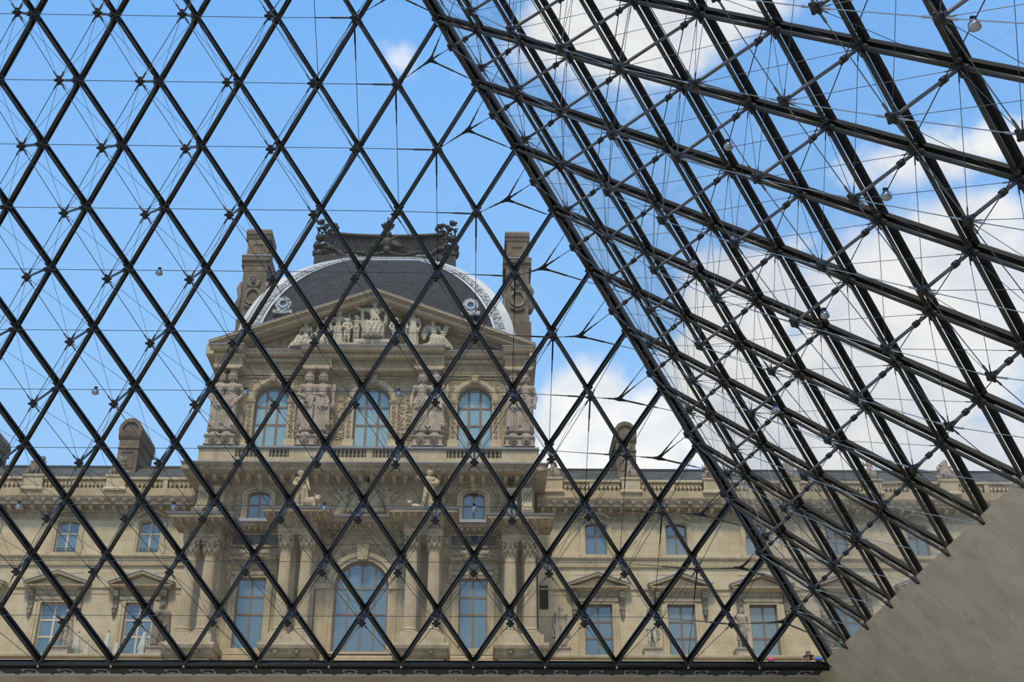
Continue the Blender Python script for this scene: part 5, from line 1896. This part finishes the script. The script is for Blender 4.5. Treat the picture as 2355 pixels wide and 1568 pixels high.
statue('eagle_carving', sdf_mesh(eg, .02, 'eagle_carving', 'statue_pale', 1.0), (X0-.02, 38.66, 29.74), 'stone eagle with spread wings on the plinth under the enthroned figure', 'sculpture')

# --- groups standing on the inner ressauts: a boy with an ox, a boy with a wolf
ox = [('e', (.55, 0, .62), (.42, .30, .34), .06), ('e', (.95, -.30, .78), (.17, .19, .20), .06), ('e', (.97, -.46, .66), (.11, .14, .11), .05), ('c', (.83, -.33, .96), (.70, -.38, 1.06), .04, .02, .02), ('c', (1.07, -.33, .96), (1.20, -.38, 1.06), .04, .02, .02),
      ('e', (.78, -.28, .86), (.10, .04, .05), .02), ('e', (1.12, -.28, .86), (.10, .04, .05), .02), ('c', (.75, -.2, .4), (.80, -.32, .05), .10, .07, .04), ('c', (1.05, -.15, .4), (1.08, -.28, .05), .10, .07, .04), ('-e', (.92, -.62, .66), (.025, .05, .025), 0), ('-e', (1.02, -.62, .66), (.025, .05, .025), 0)]
herd = shift(human(dict(head=(-.03, -.03, .92), elL=(-.19, .02, .68), wrL=(-.10, -.09, .60), elR=(.16, -.03, .66), wrR=(.20, -.08, .55), knL=(-.07, -.06, .29)), False, 1.1, 'curls', beard=True, bulk=1.1), (-.15, -.05, .12), 2.55)
herd += shift([('e', (-.05, .04, .70), (.16, .06, .16), .03)]+folds((.08, .02, .78), (.12, .03, .15), 5, .03, .16)+folds((-.1, .05, .7), (-.12, .05, .12), 3, .03, .12), (-.15, -.05, .12), 2.55)
herd += ox+[('b', (.2, 0, .06), (1.05, .5, .07), .02), ('e', (-.35, -.1, .22), (.45, .35, .18), .06)]
statue('herdsman_group', sdf_mesh(herd, .036, 'herdsman_group', 'ptrim', 1.0), (X0-3.75, 38.25, 18.02), 'stone youth leaning beside an ox on the cornice left of the crowned relief', 'sculpture')
wolf = [('e', (-.55, 0, .34), (.40, .22, .22), .05), ('e', (-.88, -.28, .50), (.16, .17, .16), .05), ('c', (-.90, -.40, .46), (-.93, -.60, .40), .085, .05, .03), ('c', (-.97, -.24, .62), (-1.00, -.24, .76), .05, .02, .02), ('c', (-.80, -.24, .62), (-.79, -.24, .76), .05, .02, .02), ('c', (-.8, -.15, .3), (-.95, -.42, .10), .09, .06, .04), ('c', (-.55, -.15, .25), (-.62, -.42, .10), .09, .06, .04)]
hunt = shift(human(dict(head=(.02, -.02, .93), elL=(-.20, .0, .79), wrL=(-.24, -.12, .78), elR=(.22, .02, .70), wrR=(.12, -.06, .66), knL=(-.09, -.07, .30), anL=(-.13, -.02, .05), toL=(-.16, -.1, .03)), False, 1.05, 'curls', bulk=1.05), (.25, -.05, .12), 2.60)
hunt += shift([('e', (.16, .05, .72), (.10, .06, .10), .03)]+folds((.05, .05, .75), (.08, .06, .12), 5, .03, .16), (.25, -.05, .12), 2.60)
hunt += wolf+[('b', (-.1, 0, .06), (1.05, .5, .07), .02), ('e', (.4, 0, .2), (.4, .3, .16), .05)]
statue('huntsman_group', sdf_mesh(hunt, .036, 'huntsman_group', 'ptrim', 1.0), (X0+3.75, 38.25, 18.02), 'stone youth with a dark wolf on the cornice right of the crowned relief', 'sculpture')
for u in (-3.75, 3.75):
    block('group_plinth', 'trim', PV, X0+u-1.15, X0+u+1.15, 37.6, 40, 17.90, 18.06)

# --- crowned relief between the groups
cr = [('e', (0, 0, .95), (.62, .16, .75), .05), ('-e', (0, -.2, 1.75), (.22, .12, .16), 0)]
cr += [('r', [(1.75, 0, 0, .34, .22), (1.95, 0, 0, .40, .26), (2.2, 0, 0, .30, .2), (2.34, 0, 0, .08, .08)], 10, .02, .03), ('e', (0, -.05, 2.44), (.09, .09, .10), .02), ('r', [(1.66, 0, 0, .37, .25), (1.78, 0, 0, .37, .25)], 12, .02, .02)]
cr += folds((-.2, -.05, 1.8), (-.75, -.05, .3), 6, .09, .9, .05)+folds((.2, -.05, 1.8), (.75, -.05, .3), 6, .09, .9, .05)
angel = human(dict(head=(.05, -.04, .93), elR=(.22, -.02, .88), wrR=(.34, -.03, .97), elL=(-.14, .0, .70), wrL=(.0, -.08, .66), knL=(-.10, -.05, .30), anL=(-.24, -.03, .10), toL=(-.32, -.05, .05), knR=(-.02, -.05, .28), anR=(-.16, -.03, .06), toR=(-.24, -.05, .02)), True, 1.1, 'bun', face=(.5, -1))
angel += [('r', [(.05, -.20, 0, .14, .07), (.25, -.08, 0, .12, .09), (.45, -.01, 0, .10, .08), (.62, 0, 0, .085, .07)], 11, .014, .02)]+folds((-.05, -.06, .5), (-.25, -.05, .02), 5, .018, .16)
angel += [('e', (-.16, .03, .78), (.07, .03, .20), .02, ('y', .5)), ('e', (-.24, .03, .66), (.06, .03, .18), .02, ('y', .7))]
cr += shift(angel, (-1.35, 0, -.05), 1.95)+shift([mirror(p) for p in angel], (1.35, 0, -.05), 1.95)
link('crowned_relief', sdf_mesh(cr, .032, 'crowned_relief', 'sooty', 1.0), PV, (X0+.0, 39.80, 18.35))

# --- reclining figures over the main windows, volute consoles on the outer ressauts
rec = [('e', (0, 0, .20), (.42, .14, .16), .05), ('e', (.40, -.03, .36), (.13, .12, .17), .05), ('e', (.44, -.08, .52), (.10, .10, .11), .03), ('c', (.36, -.05, .25), (.62, -.14, .07), .07, .05, .03), ('c', (-.25, -.08, .2), (-.55, -.1, .06), .10, .05, .04), ('c', (-.40, 0, .2), (-.68, .02, .12), .05, .03, .03)]
RM = sdf_mesh(rec, .025, 'reclining_lion', 'statue', 1.0)
RM2 = sdf_mesh([mirror(p) for p in rec], .025, 'reclining_lion', 'statue', 1.0)
for u in (-6.72, 6.84):
    link('reclining_lion', RM, PV, (X0+u-.80, 39.40, 15.56), None, (1.2, 1.0, 1.15))
    link('reclining_lion', RM2, PV, (X0+u+.80, 39.40, 15.56), None, (1.2, 1.0, 1.15))
    MB().ell((X0+u, 39.45, 15.86), (.26, .16, .32), 10, 6).build('window_crest', 'statue', PV, True)
for s_, zc in ((-1, 17.62), (1, 17.62)):
    for u in (9.2, 10.15):
        x = X0+s_*u
        k_ = MB().prism([(40.0, zc+.05), (38.3, zc+.05), (38.1, zc+.35), (38.25, zc+.65), (38.9, zc+.95), (39.35, zc+1.5), (39.4, zc+2.1), (39.3, zc+2.45), (40, zc+2.45)], 'x', x-.33, x+.33)
        for q in range(4):
            k_.tube([(x-.24+.16*q, 38.82, zc+1.0), (x-.24+.16*q, 39.28, zc+1.55), (x-.24+.16*q, 39.32, zc+2.2)], .035, 6)
        k_.build('scroll_console', 'trim', PV)
        MB().tube([(x-.36, 38.4, zc+.38), (x+.36, 38.4, zc+.38)], .33, 14).build('console_volute', 'dark_stone', PV)
for s_ in (-1, 1):
    for u, w_ in ((8.0, .5), (5.35, .45)):
        foliage('attic_carving', PV, X0+s_*u-w_, X0+s_*u+w_, 18.2, 19.95, 39.97, .5, 'sooty', seed=7)

# --- crest of the dome: ribbed wall, beasts at the ends, crowned eagle in the middle
CY = 45.6
block('crest_base', 'iron', PV, X0-5.4, X0+5.2, CY-.5, CY+2.0, 38.6, 40.7)
cw = MB().prism([(CY+1.2, 40.6), (CY+.1, 40.6), (CY-.05, 40.9), (CY+.05, 41.1), (CY+.05, 41.25), (CY+1.2, 41.25)], 'x', X0-4.9, X0+4.7)
cw.build('crest_ledge', 'coping', PV)
n = 46
for k in range(n):
    x = X0-4.5+8.8*k/(n-1)
    sag = .22*abs((x-X0+.1)/4.4)**2.2
    link('crest_rib', UNIT.setdefault('crib', MB().tube([(0, 0, 0), (0, -.03, 1.0)], .055, 6).mesh('crest_rib', 'iron')), PV, (x, CY+.08, 41.25), None, (1, 1, 1.35+sag))
v = []
xs = np.linspace(-4.6, 4.4, 19)
MB().tube([(X0+x, CY+.05, 42.72+.24*abs((x+.1)/4.4)**2.2) for x in xs], .19, 10).build('crest_rail', 'iron', PV, True)
MB().tube([(X0+x, CY+.02, 41.32) for x in xs], .10, 8).build('crest_rail', 'iron', PV, True)
MB().prism([(X0-4.5, 41.2), (X0+4.4, 41.2), (X0+4.4, 42.9), (X0+2, 42.7), (X0-2, 42.7), (X0-4.5, 42.9)], 'y', CY+.12, CY+.6).build('crest_wall', 'iron', PV)
beast = []
for q in range(16):
    a = q*.9
    beast.append(('e', (.30*math.sin(a*1.7)+(.10-.02*q), .22*math.cos(a*1.3), .20+.16*q), (.25-.006*q, .24, .15), .03))
beast += [('c', (-.1, -.25, 1.0), (-.75, -.25, .55), .18, .14, .06), ('c', (-.75, -.25, .55), (-1.15, -.2, .18), .14, .22, .06), ('e', (.35, -.1, .35), (.38, .3, .32), .06), ('e', (.42, -.1, .95), (.30, .28, .28), .06), ('e', (.28, -.15, 1.55), (.30, .28, .30), .06)]
beast += [('e', (.28, -.25, 2.72), (.20, .24, .20), .05), ('c', (.34, -.35, 2.66), (.52, -.5, 2.60), .12, .08, .04), ('c', (.34, -.35, 2.54), (.50, -.48, 2.44), .08, .05, .03), ('c', (.18, -.2, 2.88), (.10, -.2, 3.02), .06, .02, .02)]
ring = [(-.02, -.2, 2.45), (-.30, -.2, 2.62), (-.60, -.2, 2.56), (-.72, -.2, 2.28), (-.58, -.2, 2.06), (-.38, -.2, 2.12), (-.36, -.2, 2.28)]
for a, b in zip(ring, ring[1:]):
    beast.append(('c', a, b, .12, .10, .03))
for q in range(9):
    beast.append(('e', (.55*math.cos(q*2.1)*.6+.1, -.32, .25+.2*q), (.13, .12, .10), .02))
rb_ = random.Random(5)
for q in range(70):
    zz = rb_.uniform(.05, 2.35)
    aa = rb_.uniform(math.pi*.9, math.pi*2.1)
    rr = .34+.16*(1-zz/2.4)
    c0 = A3(rr*math.cos(aa)+.08, rr*math.sin(aa)*.85, zz)
    dd = A3(math.cos(aa)*.12+rb_.uniform(-.1, .1), math.sin(aa)*.14, rb_.uniform(-.05, .18))
    beast.append(('c', c0, c0+dd, .075, .035, .012))
BM = sdf_mesh(beast, .030, 'crest_beast', 'iron', 1.0)
BM2 = sdf_mesh([mirror(p) for p in beast], .030, 'crest_beast', 'iron', 1.0)
link('crest_beast', BM, PV, (X0+4.55, CY+.2, 40.75), None, (1.22, 1.1, 1.16))
link('crest_beast', BM2, PV, (X0-4.75, CY+.2, 40.75), None, (1.22, 1.1, 1.16))
ce = [('e', (0, -.2, 1.0), (.42, .28, .62), .06), ('e', (0, -.3, .35), (.32, .22, .36), .05), ('e', (0, -.2, 1.75), (.34, .28, .36), .05), ('e', (-.08, -.38, 2.02), (.16, .2, .16), .04), ('c', (-.12, -.5, 2.02), (-.22, -.62, 1.95), .07, .03, .02)]
for s_ in (-1, 1):
    for q in range(7):
        ce.append(('c', (s_*(.32+.05*q), -.28, 1.0-.04*q), (s_*(.62+.13*q), -.25, 1.72-.17*q-(.0 if s_ > 0 else .0)), .11, .05, .02))
    ce.append(('c', (s_*.25, -.28, 1.25), (s_*.75, -.28, 1.6), .15, .10, .04))
    for q in range(6):
        ce.append(('e', (s_*(.35+.38*q*.9), -.25, .10-.20*math.sin(math.pi*(q+.5)/6)+.05), (.24, .16, .17), .05))
    for q in range(5):
        ce.append(('e', (s_*(.10+.08*q), -.25, 2.15+.12*q), (.11, .12, .11), .03))
ce += [('r', [(2.45, 0, -.15, .40, .30), (2.62, 0, -.15, .46, .34), (2.80, 0, -.15, .36, .28), (2.95, 0, -.15, .10, .10)], 9, .03, .03), ('e', (0, -.15, 3.06), (.11, .11, .12), .02), ('c', (0, -.15, 3.1), (0, -.15, 3.42), .035, .03, .01), ('c', (-.10, -.15, 3.30), (.10, -.15, 3.30), .03, .03, .01)]
link('crest_eagle', sdf_mesh(ce, .035, 'crest_eagle', 'iron', 1.0), PV, (X0-.02, CY, 40.95))

# --- statues on the terrace parapet in front of the wings
robed = human(dict(elL=(-.165, .03, .66), wrL=(-.15, -.03, .50), elR=(.165, .02, .655), wrR=(.15, -.06, .55)), False, 1.05, 'short', True, 1.15)
robed += skirt(.60, .03, .10, .125, 0, .01, 11, .012)+folds((-.10, -.06, .80), (-.11, -.08, .10), 3, .02, .06)+folds((.06, -.07, .6), (.05, -.10, .06), 4, .017, .12)+[('e', (0, .01, .80), (.15, .085, .06), .03), ('c', (-.16, .03, .7), (-.17, .04, .30), .04, .05, .03), ('c', (.16, .03, .7), (.17, .04, .30), .04, .05, .03)]
gent = human(dict(head=(-.02, -.015, .93), elL=(-.165, .0, .66), wrL=(-.15, -.05, .53), elR=(.16, .02, .66), wrR=(.17, -.04, .53), knL=(-.055, -.02, .285), anL=(-.06, .01, .045), knR=(.075, -.03, .285), anR=(.10, -.03, .045), toR=(.14, -.11, .022)), False, 1.05, 'long', False, 1.0)
gent += skirt(.62, .46, .088, .115, 0, .005, 9, .008)+folds((-.02, .10, .78), (.06, .10, .10), 6, .035, .22, .03)+[('c', (.15, .04, .6), (.17, .06, .28), .035, .05, .03), ('e', (-.10, .06, .10), (.06, .05, .10), .03)]
coat = human(dict(head=(.01, -.015, .93), elL=(-.17, .02, .66), wrL=(-.10, -.08, .60), elR=(.17, .02, .655), wrR=(.16, -.05, .52)), False, 1.05, 'long', False, 1.08)
coat += skirt(.64, .22, .092, .135, 0, .012, 9, .010)+folds((-.04, -.08, .78), (-.05, -.10, .30), 2, .02, .05)+folds((.06, -.08, .78), (.06, -.10, .30), 2, .02, .05)+folds((0, .09, .7), (0, .10, .06), 5, .035, .2, .03)
leaner = human(dict(head=(.04, -.02, .92), chest=(.01, 0, .74), elL=(-.14, -.02, .68), wrL=(.0, -.09, .72), elR=(.17, .0, .68), wrR=(.14, -.06, .80), knL=(-.07, -.03, .285), knR=(.05, -.03, .285)), False, 1.05, 'curls', False, 1.0)
leaner += skirt(.58, .42, .085, .105, 0, 0, 9, .008)+folds((.12, .05, .6), (.16, .05, .05), 4, .045, .12, .04)+[('e', (.15, .04, .16), (.08, .07, .16), .04), ('b', (0, 0, .005), (.17, .12, .02), .01)]
matron = human(dict(head=(0, -.02, .93), elL=(-.165, .02, .67), wrL=(-.06, -.09, .72), elR=(.17, .03, .66), wrR=(.14, -.04, .54)), True, 1.05, 'bun', False, 1.12)
matron += drape((-.10, -.06, .66), (.13, -.06, .62), .2, 4, .013)
matron += skirt(.62, .0, .10, .13, 0, .01, 12, .013)+[('e', (.02, .02, .76), (.16, .09, .13), .03), ('c', (.15, .02, .75), (.17, .03, .32), .06, .07, .04), ('c', (-.12, .03, .7), (-.14, .04, .1), .05, .05, .03)]+folds((-.03, -.09, .6), (-.06, -.1, .05), 5, .018, .14)
TS = [(leaner, 'statue', -17.0, 2.35, 'grey stone man leaning with hand raised, on the parapet left of the parasols'), (matron, 'statue_dark', -11.32, 2.72, 'dark grey robed stone statue on the parapet beside the left columns'),
      (robed, 'statue', 12.92, 2.62, 'bearded robed stone statue on the parapet just right of the pavilion'), (gent, 'statue_pale', 18.42, 2.5, 'pale stone man in knee breeches and cloak on the right parapet'),
      (coat, 'statue', 23.97, 2.55, 'stone man in a long coat on the parapet, third statue right of the pavilion'), (matron, 'statue_dark', 29.35, 2.6, 'dark stone statue on the parapet behind the foot of the corner beam')]
TMESH = {}
for prims, mt, x, hgt, lab in TS:
    key = (id(prims), mt)
    if key not in TMESH:
        TMESH[key] = sdf_mesh(prims, HS, 'parapet_statue', mt, 1.0)
    st_ = statue('parapet_statue', TMESH[key], (x, 40.3, 10.12), lab, 'statue', 'statues along the terrace parapet')
    st_.scale = (hgt,)*3
    par = LW if x < 0 else RW
    mould('statue_pedestal', 'statue', par, x-.55, x+.55, 39.85, [(.25, 9.05), (.25, 9.5), (.12, 9.62), (.05, 9.8), (.05, 9.98), (.12, 10.04), (.12, 10.13)], 40.9)

# --- roof groups on the balustrade pedestals
troph = shift(kid(dict(SEAT, head=(-.02, -.02, .92), elL=(-.18, .0, .70), wrL=(-.22, -.05, .82), elR=(.16, -.02, .66), wrR=(.18, -.1, .6))), (-.26, 0, -.20), 1.35)
troph += shift(kid(dict(SEAT, head=(.02, -.02, .92), elL=(-.16, -.02, .66), wrL=(-.1, -.1, .58), elR=(.18, .0, .70), wrR=(.2, -.04, .58)), face=(-.5, -1)), (.30, .05, -.22), 1.25)
troph += [('e', (0, .12, .55), (.40, .25, .55), .06), ('e', (.0, .1, 1.05), (.28, .2, .40), .05), ('e', (.1, .1, 1.35), (.16, .16, .2), .05), ('e', (-.5, .0, .2), (.22, .2, .2), .05), ('e', (.5, 0, .2), (.22, .2, .2), .05)]
TR1 = sdf_mesh(troph, .024, 'roof_sculpture', 'statue', 1.0)
TR2 = sdf_mesh([mirror(p) for p in troph]+[('e', (.35, -.05, 1.15), (.15, .15, .22), .05)], .024, 'roof_sculpture', 'statue_dark', 1.0)
one = shift(human(dict(head=(-.03, -.02, .92), elL=(-.20, .0, .72), wrL=(-.24, -.04, .85), elR=(.18, 0, .66), wrR=(.16, -.1, .56), knL=(-.09, -.10, .32), anL=(-.08, -.02, .08)), False, 1.25, 'curls', bulk=1.25), (0, 0, 0), 1.45)
one += [('e', (.28, .05, .38), (.25, .22, .36), .06), ('e', (-.2, .08, .3), (.22, .2, .3), .05)]+shift(folds((.05, .06, .75), (.1, .08, .1), 4, .04, .16), (0, 0, 0), 1.45)
TR3 = sdf_mesh(one, .024, 'roof_sculpture', 'statue', 1.0)
for x, me, lab in ((-21.35, TR2, 'dark stone group of children on the roof balustrade at far left'), (-15.95, TR2, 'dark stone group of children in front of the left wing chimney'), (12.75, TR3, 'single stone child on the roof balustrade touching the pavilion on its right'), (17.9, TR3, 'single stone child in front of the right wing chimney'),
                   (23.35, TR1, 'stone group on the roof balustrade, first one seen through the corner beam'), (28.5, TR1, 'stone group on the roof balustrade, second beyond the corner beam'), (34.0, TR3, 'slim stone figure on the roof balustrade, third beyond the corner beam'), (39.15, TR1, 'stone group on the roof balustrade nearest the right stone slabs')):
    statue('roof_sculpture', me, (x, 42.6, 21.98), lab, 'sculpture', 'sculptures on the roof balustrades')

# --- closed cream parasols on the terrace
pp = MB()
prof = [(.03, 2.0), (.06, 1.92), (.10, 1.6), (.17, 1.2), (.20, .98), (.14, .80), (.20, .62), (.22, .45), (.12, .42)]
pp.lathe(prof, 32, (0, 0, 0), lambda a: 1+.16*math.cos(6*a)+.08*math.cos(11*a+1))
PCL = pp.mesh('canopy', 'fabric', True)
PPO = MB().lathe([(.03, -.05), (.03, 2.05), (.045, 2.06), (.045, 2.12), (.01, 2.18)], 8).mesh('pole', 'pole', True)
PBA = MB().lathe([(.28, -.05), (.28, .0), (.06, .05), (.05, .3)], 16).mesh('base', 'pole', True)
terr = 9.25
for x, y, s, lab in ((-21.65, 41.7, 1.06, 'closed cream parasol at the far left edge of the terrace'), (-16.55, 41.7, 1.02, 'tall closed cream parasol right of the leaning statue'), (-15.98, 41.9, .76, 'short closed cream parasol close to the taller one by the leaning statue'),
                     (-14.75, 41.7, 1.04, 'tall closed cream parasol left of the second window'), (-14.22, 41.9, .78, 'short closed cream parasol at the edge of the second window'), (-12.45, 41.3, 1.03, 'closed cream parasol just left of the dark robed statue')):
    r = tag(empty('closed_parasol', (x, y, terr)), lab, 'parasol', 'closed parasols on the terrace')
    for nm, me in (('canopy', PCL), ('pole', PPO), ('base', PBA)):
        o = link(nm, me, r, (x, y, terr+.05))
        o.scale = (s*1.35, s*1.35, s)

# --- people outside, heads just above the base rail
SK = plain('skin', (.45, .27, .19), .6)
for nm, c in (('hat_felt', (.10, .075, .055)), ('hair_brown', (.05, .032, .022)), ('shirt_coral', (.62, .22, .15)), ('shirt_grey', (.30, .30, .33)), ('trouser_dark', (.04, .045, .06)), ('cap_blue', (.02, .16, .62)), ('cap_pink', (.65, .04, .22)), ('shirt_white', (.7, .7, .7)), ('shoe_dark', (.03, .03, .03))):
    M[nm] = plain(nm, c, .8)
M['skin'] = SK


def person(x, y, hgt, rz, label, shirt, J, headgear, hairkind):
    P = human(J, False, 1.0, 'none', bulk=1.0)
    P += [('c', (-.10, 0, .79), (.10, 0, .79), .05, .05, .03), ('e', (0, 0, .70), (.115, .08, .13), .03)]
    me = sdf_mesh(P, .0105, 'person', 'skin', hgt)
    for mt in (shirt, 'trouser_dark', 'shoe_dark'):
        me.materials.append(M[mt])
    co = np.zeros(len(me.vertices)*3, np.float32)
    me.vertices.foreach_get('co', co)
    co = co.reshape(-1, 3)/hgt
    mi = []
    for p in me.polygons:
        q = co[list(p.vertices)].mean(0)
        mi.append(3 if q[2] < .05 else 2 if q[2] < .54 and abs(q[0]) < .125 else 1 if (q[2] < .835 and (abs(q[0]) < .135 or q[2] > .66)) else 0)
    me.polygons.foreach_set('material_index', mi)
    o = link('person', me, None, (x, y, .12), (0, 0, rz))
    tag(o, label, 'person')
    hz = .93*hgt

    def child(nm, me2):
        c = bpy.data.objects.new(nm, me2)
        COL.objects.link(c)
        c.parent = o
        return c
    hp = [('e', (0, .012, .012), (.058, .060, .058), .0), ('-e', (0, -.075, -.03), (.06, .05, .062), 0)]
    if hairkind == 'long':
        hp += [('c', (-.045, .02, 0), (-.045, .02, -.12), .022, .02, .01), ('c', (.045, .02, 0), (.045, .02, -.12), .022, .02, .01), ('e', (0, .045, -.06), (.05, .03, .08), .02)]
    hm = sdf_mesh(hp, .008, 'hair', 'hair_brown', hgt)
    hc = child('hair', hm)
    hc.location = (0, 0, hz)
    g = MB()
    if headgear == 'hat':
        g.lathe([(.06, .03), (.145, .020), (.150, .028), (.09, .045), (.072, .055), (.068, .10), (.055, .125), (.02, .128)], 24, (0, 0, 0), lambda a: 1+.05*math.cos(2*a))
        c = child('brimmed_hat', g.mesh('brimmed_hat', 'hat_felt', True))
    else:
        g.lathe([(.064, .015), (.068, .035), (.060, .065), (.040, .085), (.01, .092)], 20)
        g.add([(-.05, -.05, .02), (.05, -.05, .02), (.04, -.13, .012), (-.04, -.13, .012), (-.05, -.05, .028), (.05, -.05, .028), (.04, -.13, .018), (-.04, -.13, .018)], [(0, 1, 2, 3), (7, 6, 5, 4), (0, 4, 5, 1), (1, 5, 6, 2), (2, 6, 7, 3), (3, 7, 4, 0)])
        c = child('peaked_cap', g.mesh('peaked_cap', headgear, True))
    c.location = (0, 0, hz)
    c.scale = (hgt*(.80 if headgear == 'hat' else 1.0),)*2+(hgt,)
    return o


person(18.72, 5.9, 1.58, math.radians(-70), 'person in a brown brimmed hat and coral top just outside the glass corner', 'shirt_coral', dict(elL=(-.16, .0, .65), wrL=(-.10, -.10, .60)), 'hat', 'long')
person(19.12, 6.2, 1.52, math.radians(150), 'person in a bright blue cap behind the foot of the corner beam', 'shirt_white', {}, 'cap_blue', 'short')
person(17.55, 6.2, 1.50, math.radians(20), 'person of whom only a pink cap shows above the base rail', 'shirt_grey', {}, 'cap_pink', 'short')

# --- spotlights on the ring cables
for f_, L, i, lab in ((front, 7, 5.55, 'small spotlight on the cable at upper left, against blue sky'), (front, 5, 7.45, 'small spotlight on the cable above the left wing chimney'), (front, 5, 5.50, 'small spotlight on the cable beside the leftmost caryatids'), (front, 5, 3.50, 'small spotlight on the cable by the middle arched window'),
                      (front, 3, 9.55, 'small spotlight on the cable over the left wing cornice, far left'), (front, 3, 7.5, 'small spotlight on the cable over the left wing cornice, next to the pavilion'), (front, 3, 5.5, 'small spotlight on the cable below the herdsman with the ox'), (front, 3, 3.5, 'small spotlight on the cable in front of the right attic window'),
                      (right, 5, 5.6, 'small spotlight on the right glass wall, hanging left of centre below the top cloud'), (right, 3, 7.6, 'small spotlight on the right glass wall near the right edge, beside faint cloud'), (right, 3, 9.6, 'small spotlight high in the upper right corner'), (right, 3, 5.6, 'small spotlight on the right glass wall against the big white cloud'), (right, 5, 3.5, 'small spotlight close behind the corner beam, level with the dome'), (right, 3, 3.4, 'small spotlight low behind the corner beam, above the right wing roof')):
    cable_lamp(f_, L, i, lab)

# the pavilion's mouldings are more weathered than those of the wings
SWAP = {}
for o in PV.children_recursive:
    me = o.data
    if me is not None and me.materials and me.materials[0] is M['trim']:
        if me.name not in SWAP:
            m2 = me.copy() if me.users > 1 else me
            key = me.name
            m2.materials[0] = M['ptrim']
            SWAP[key] = m2
            SWAP[m2.name] = m2
        o.data = SWAP[me.name]
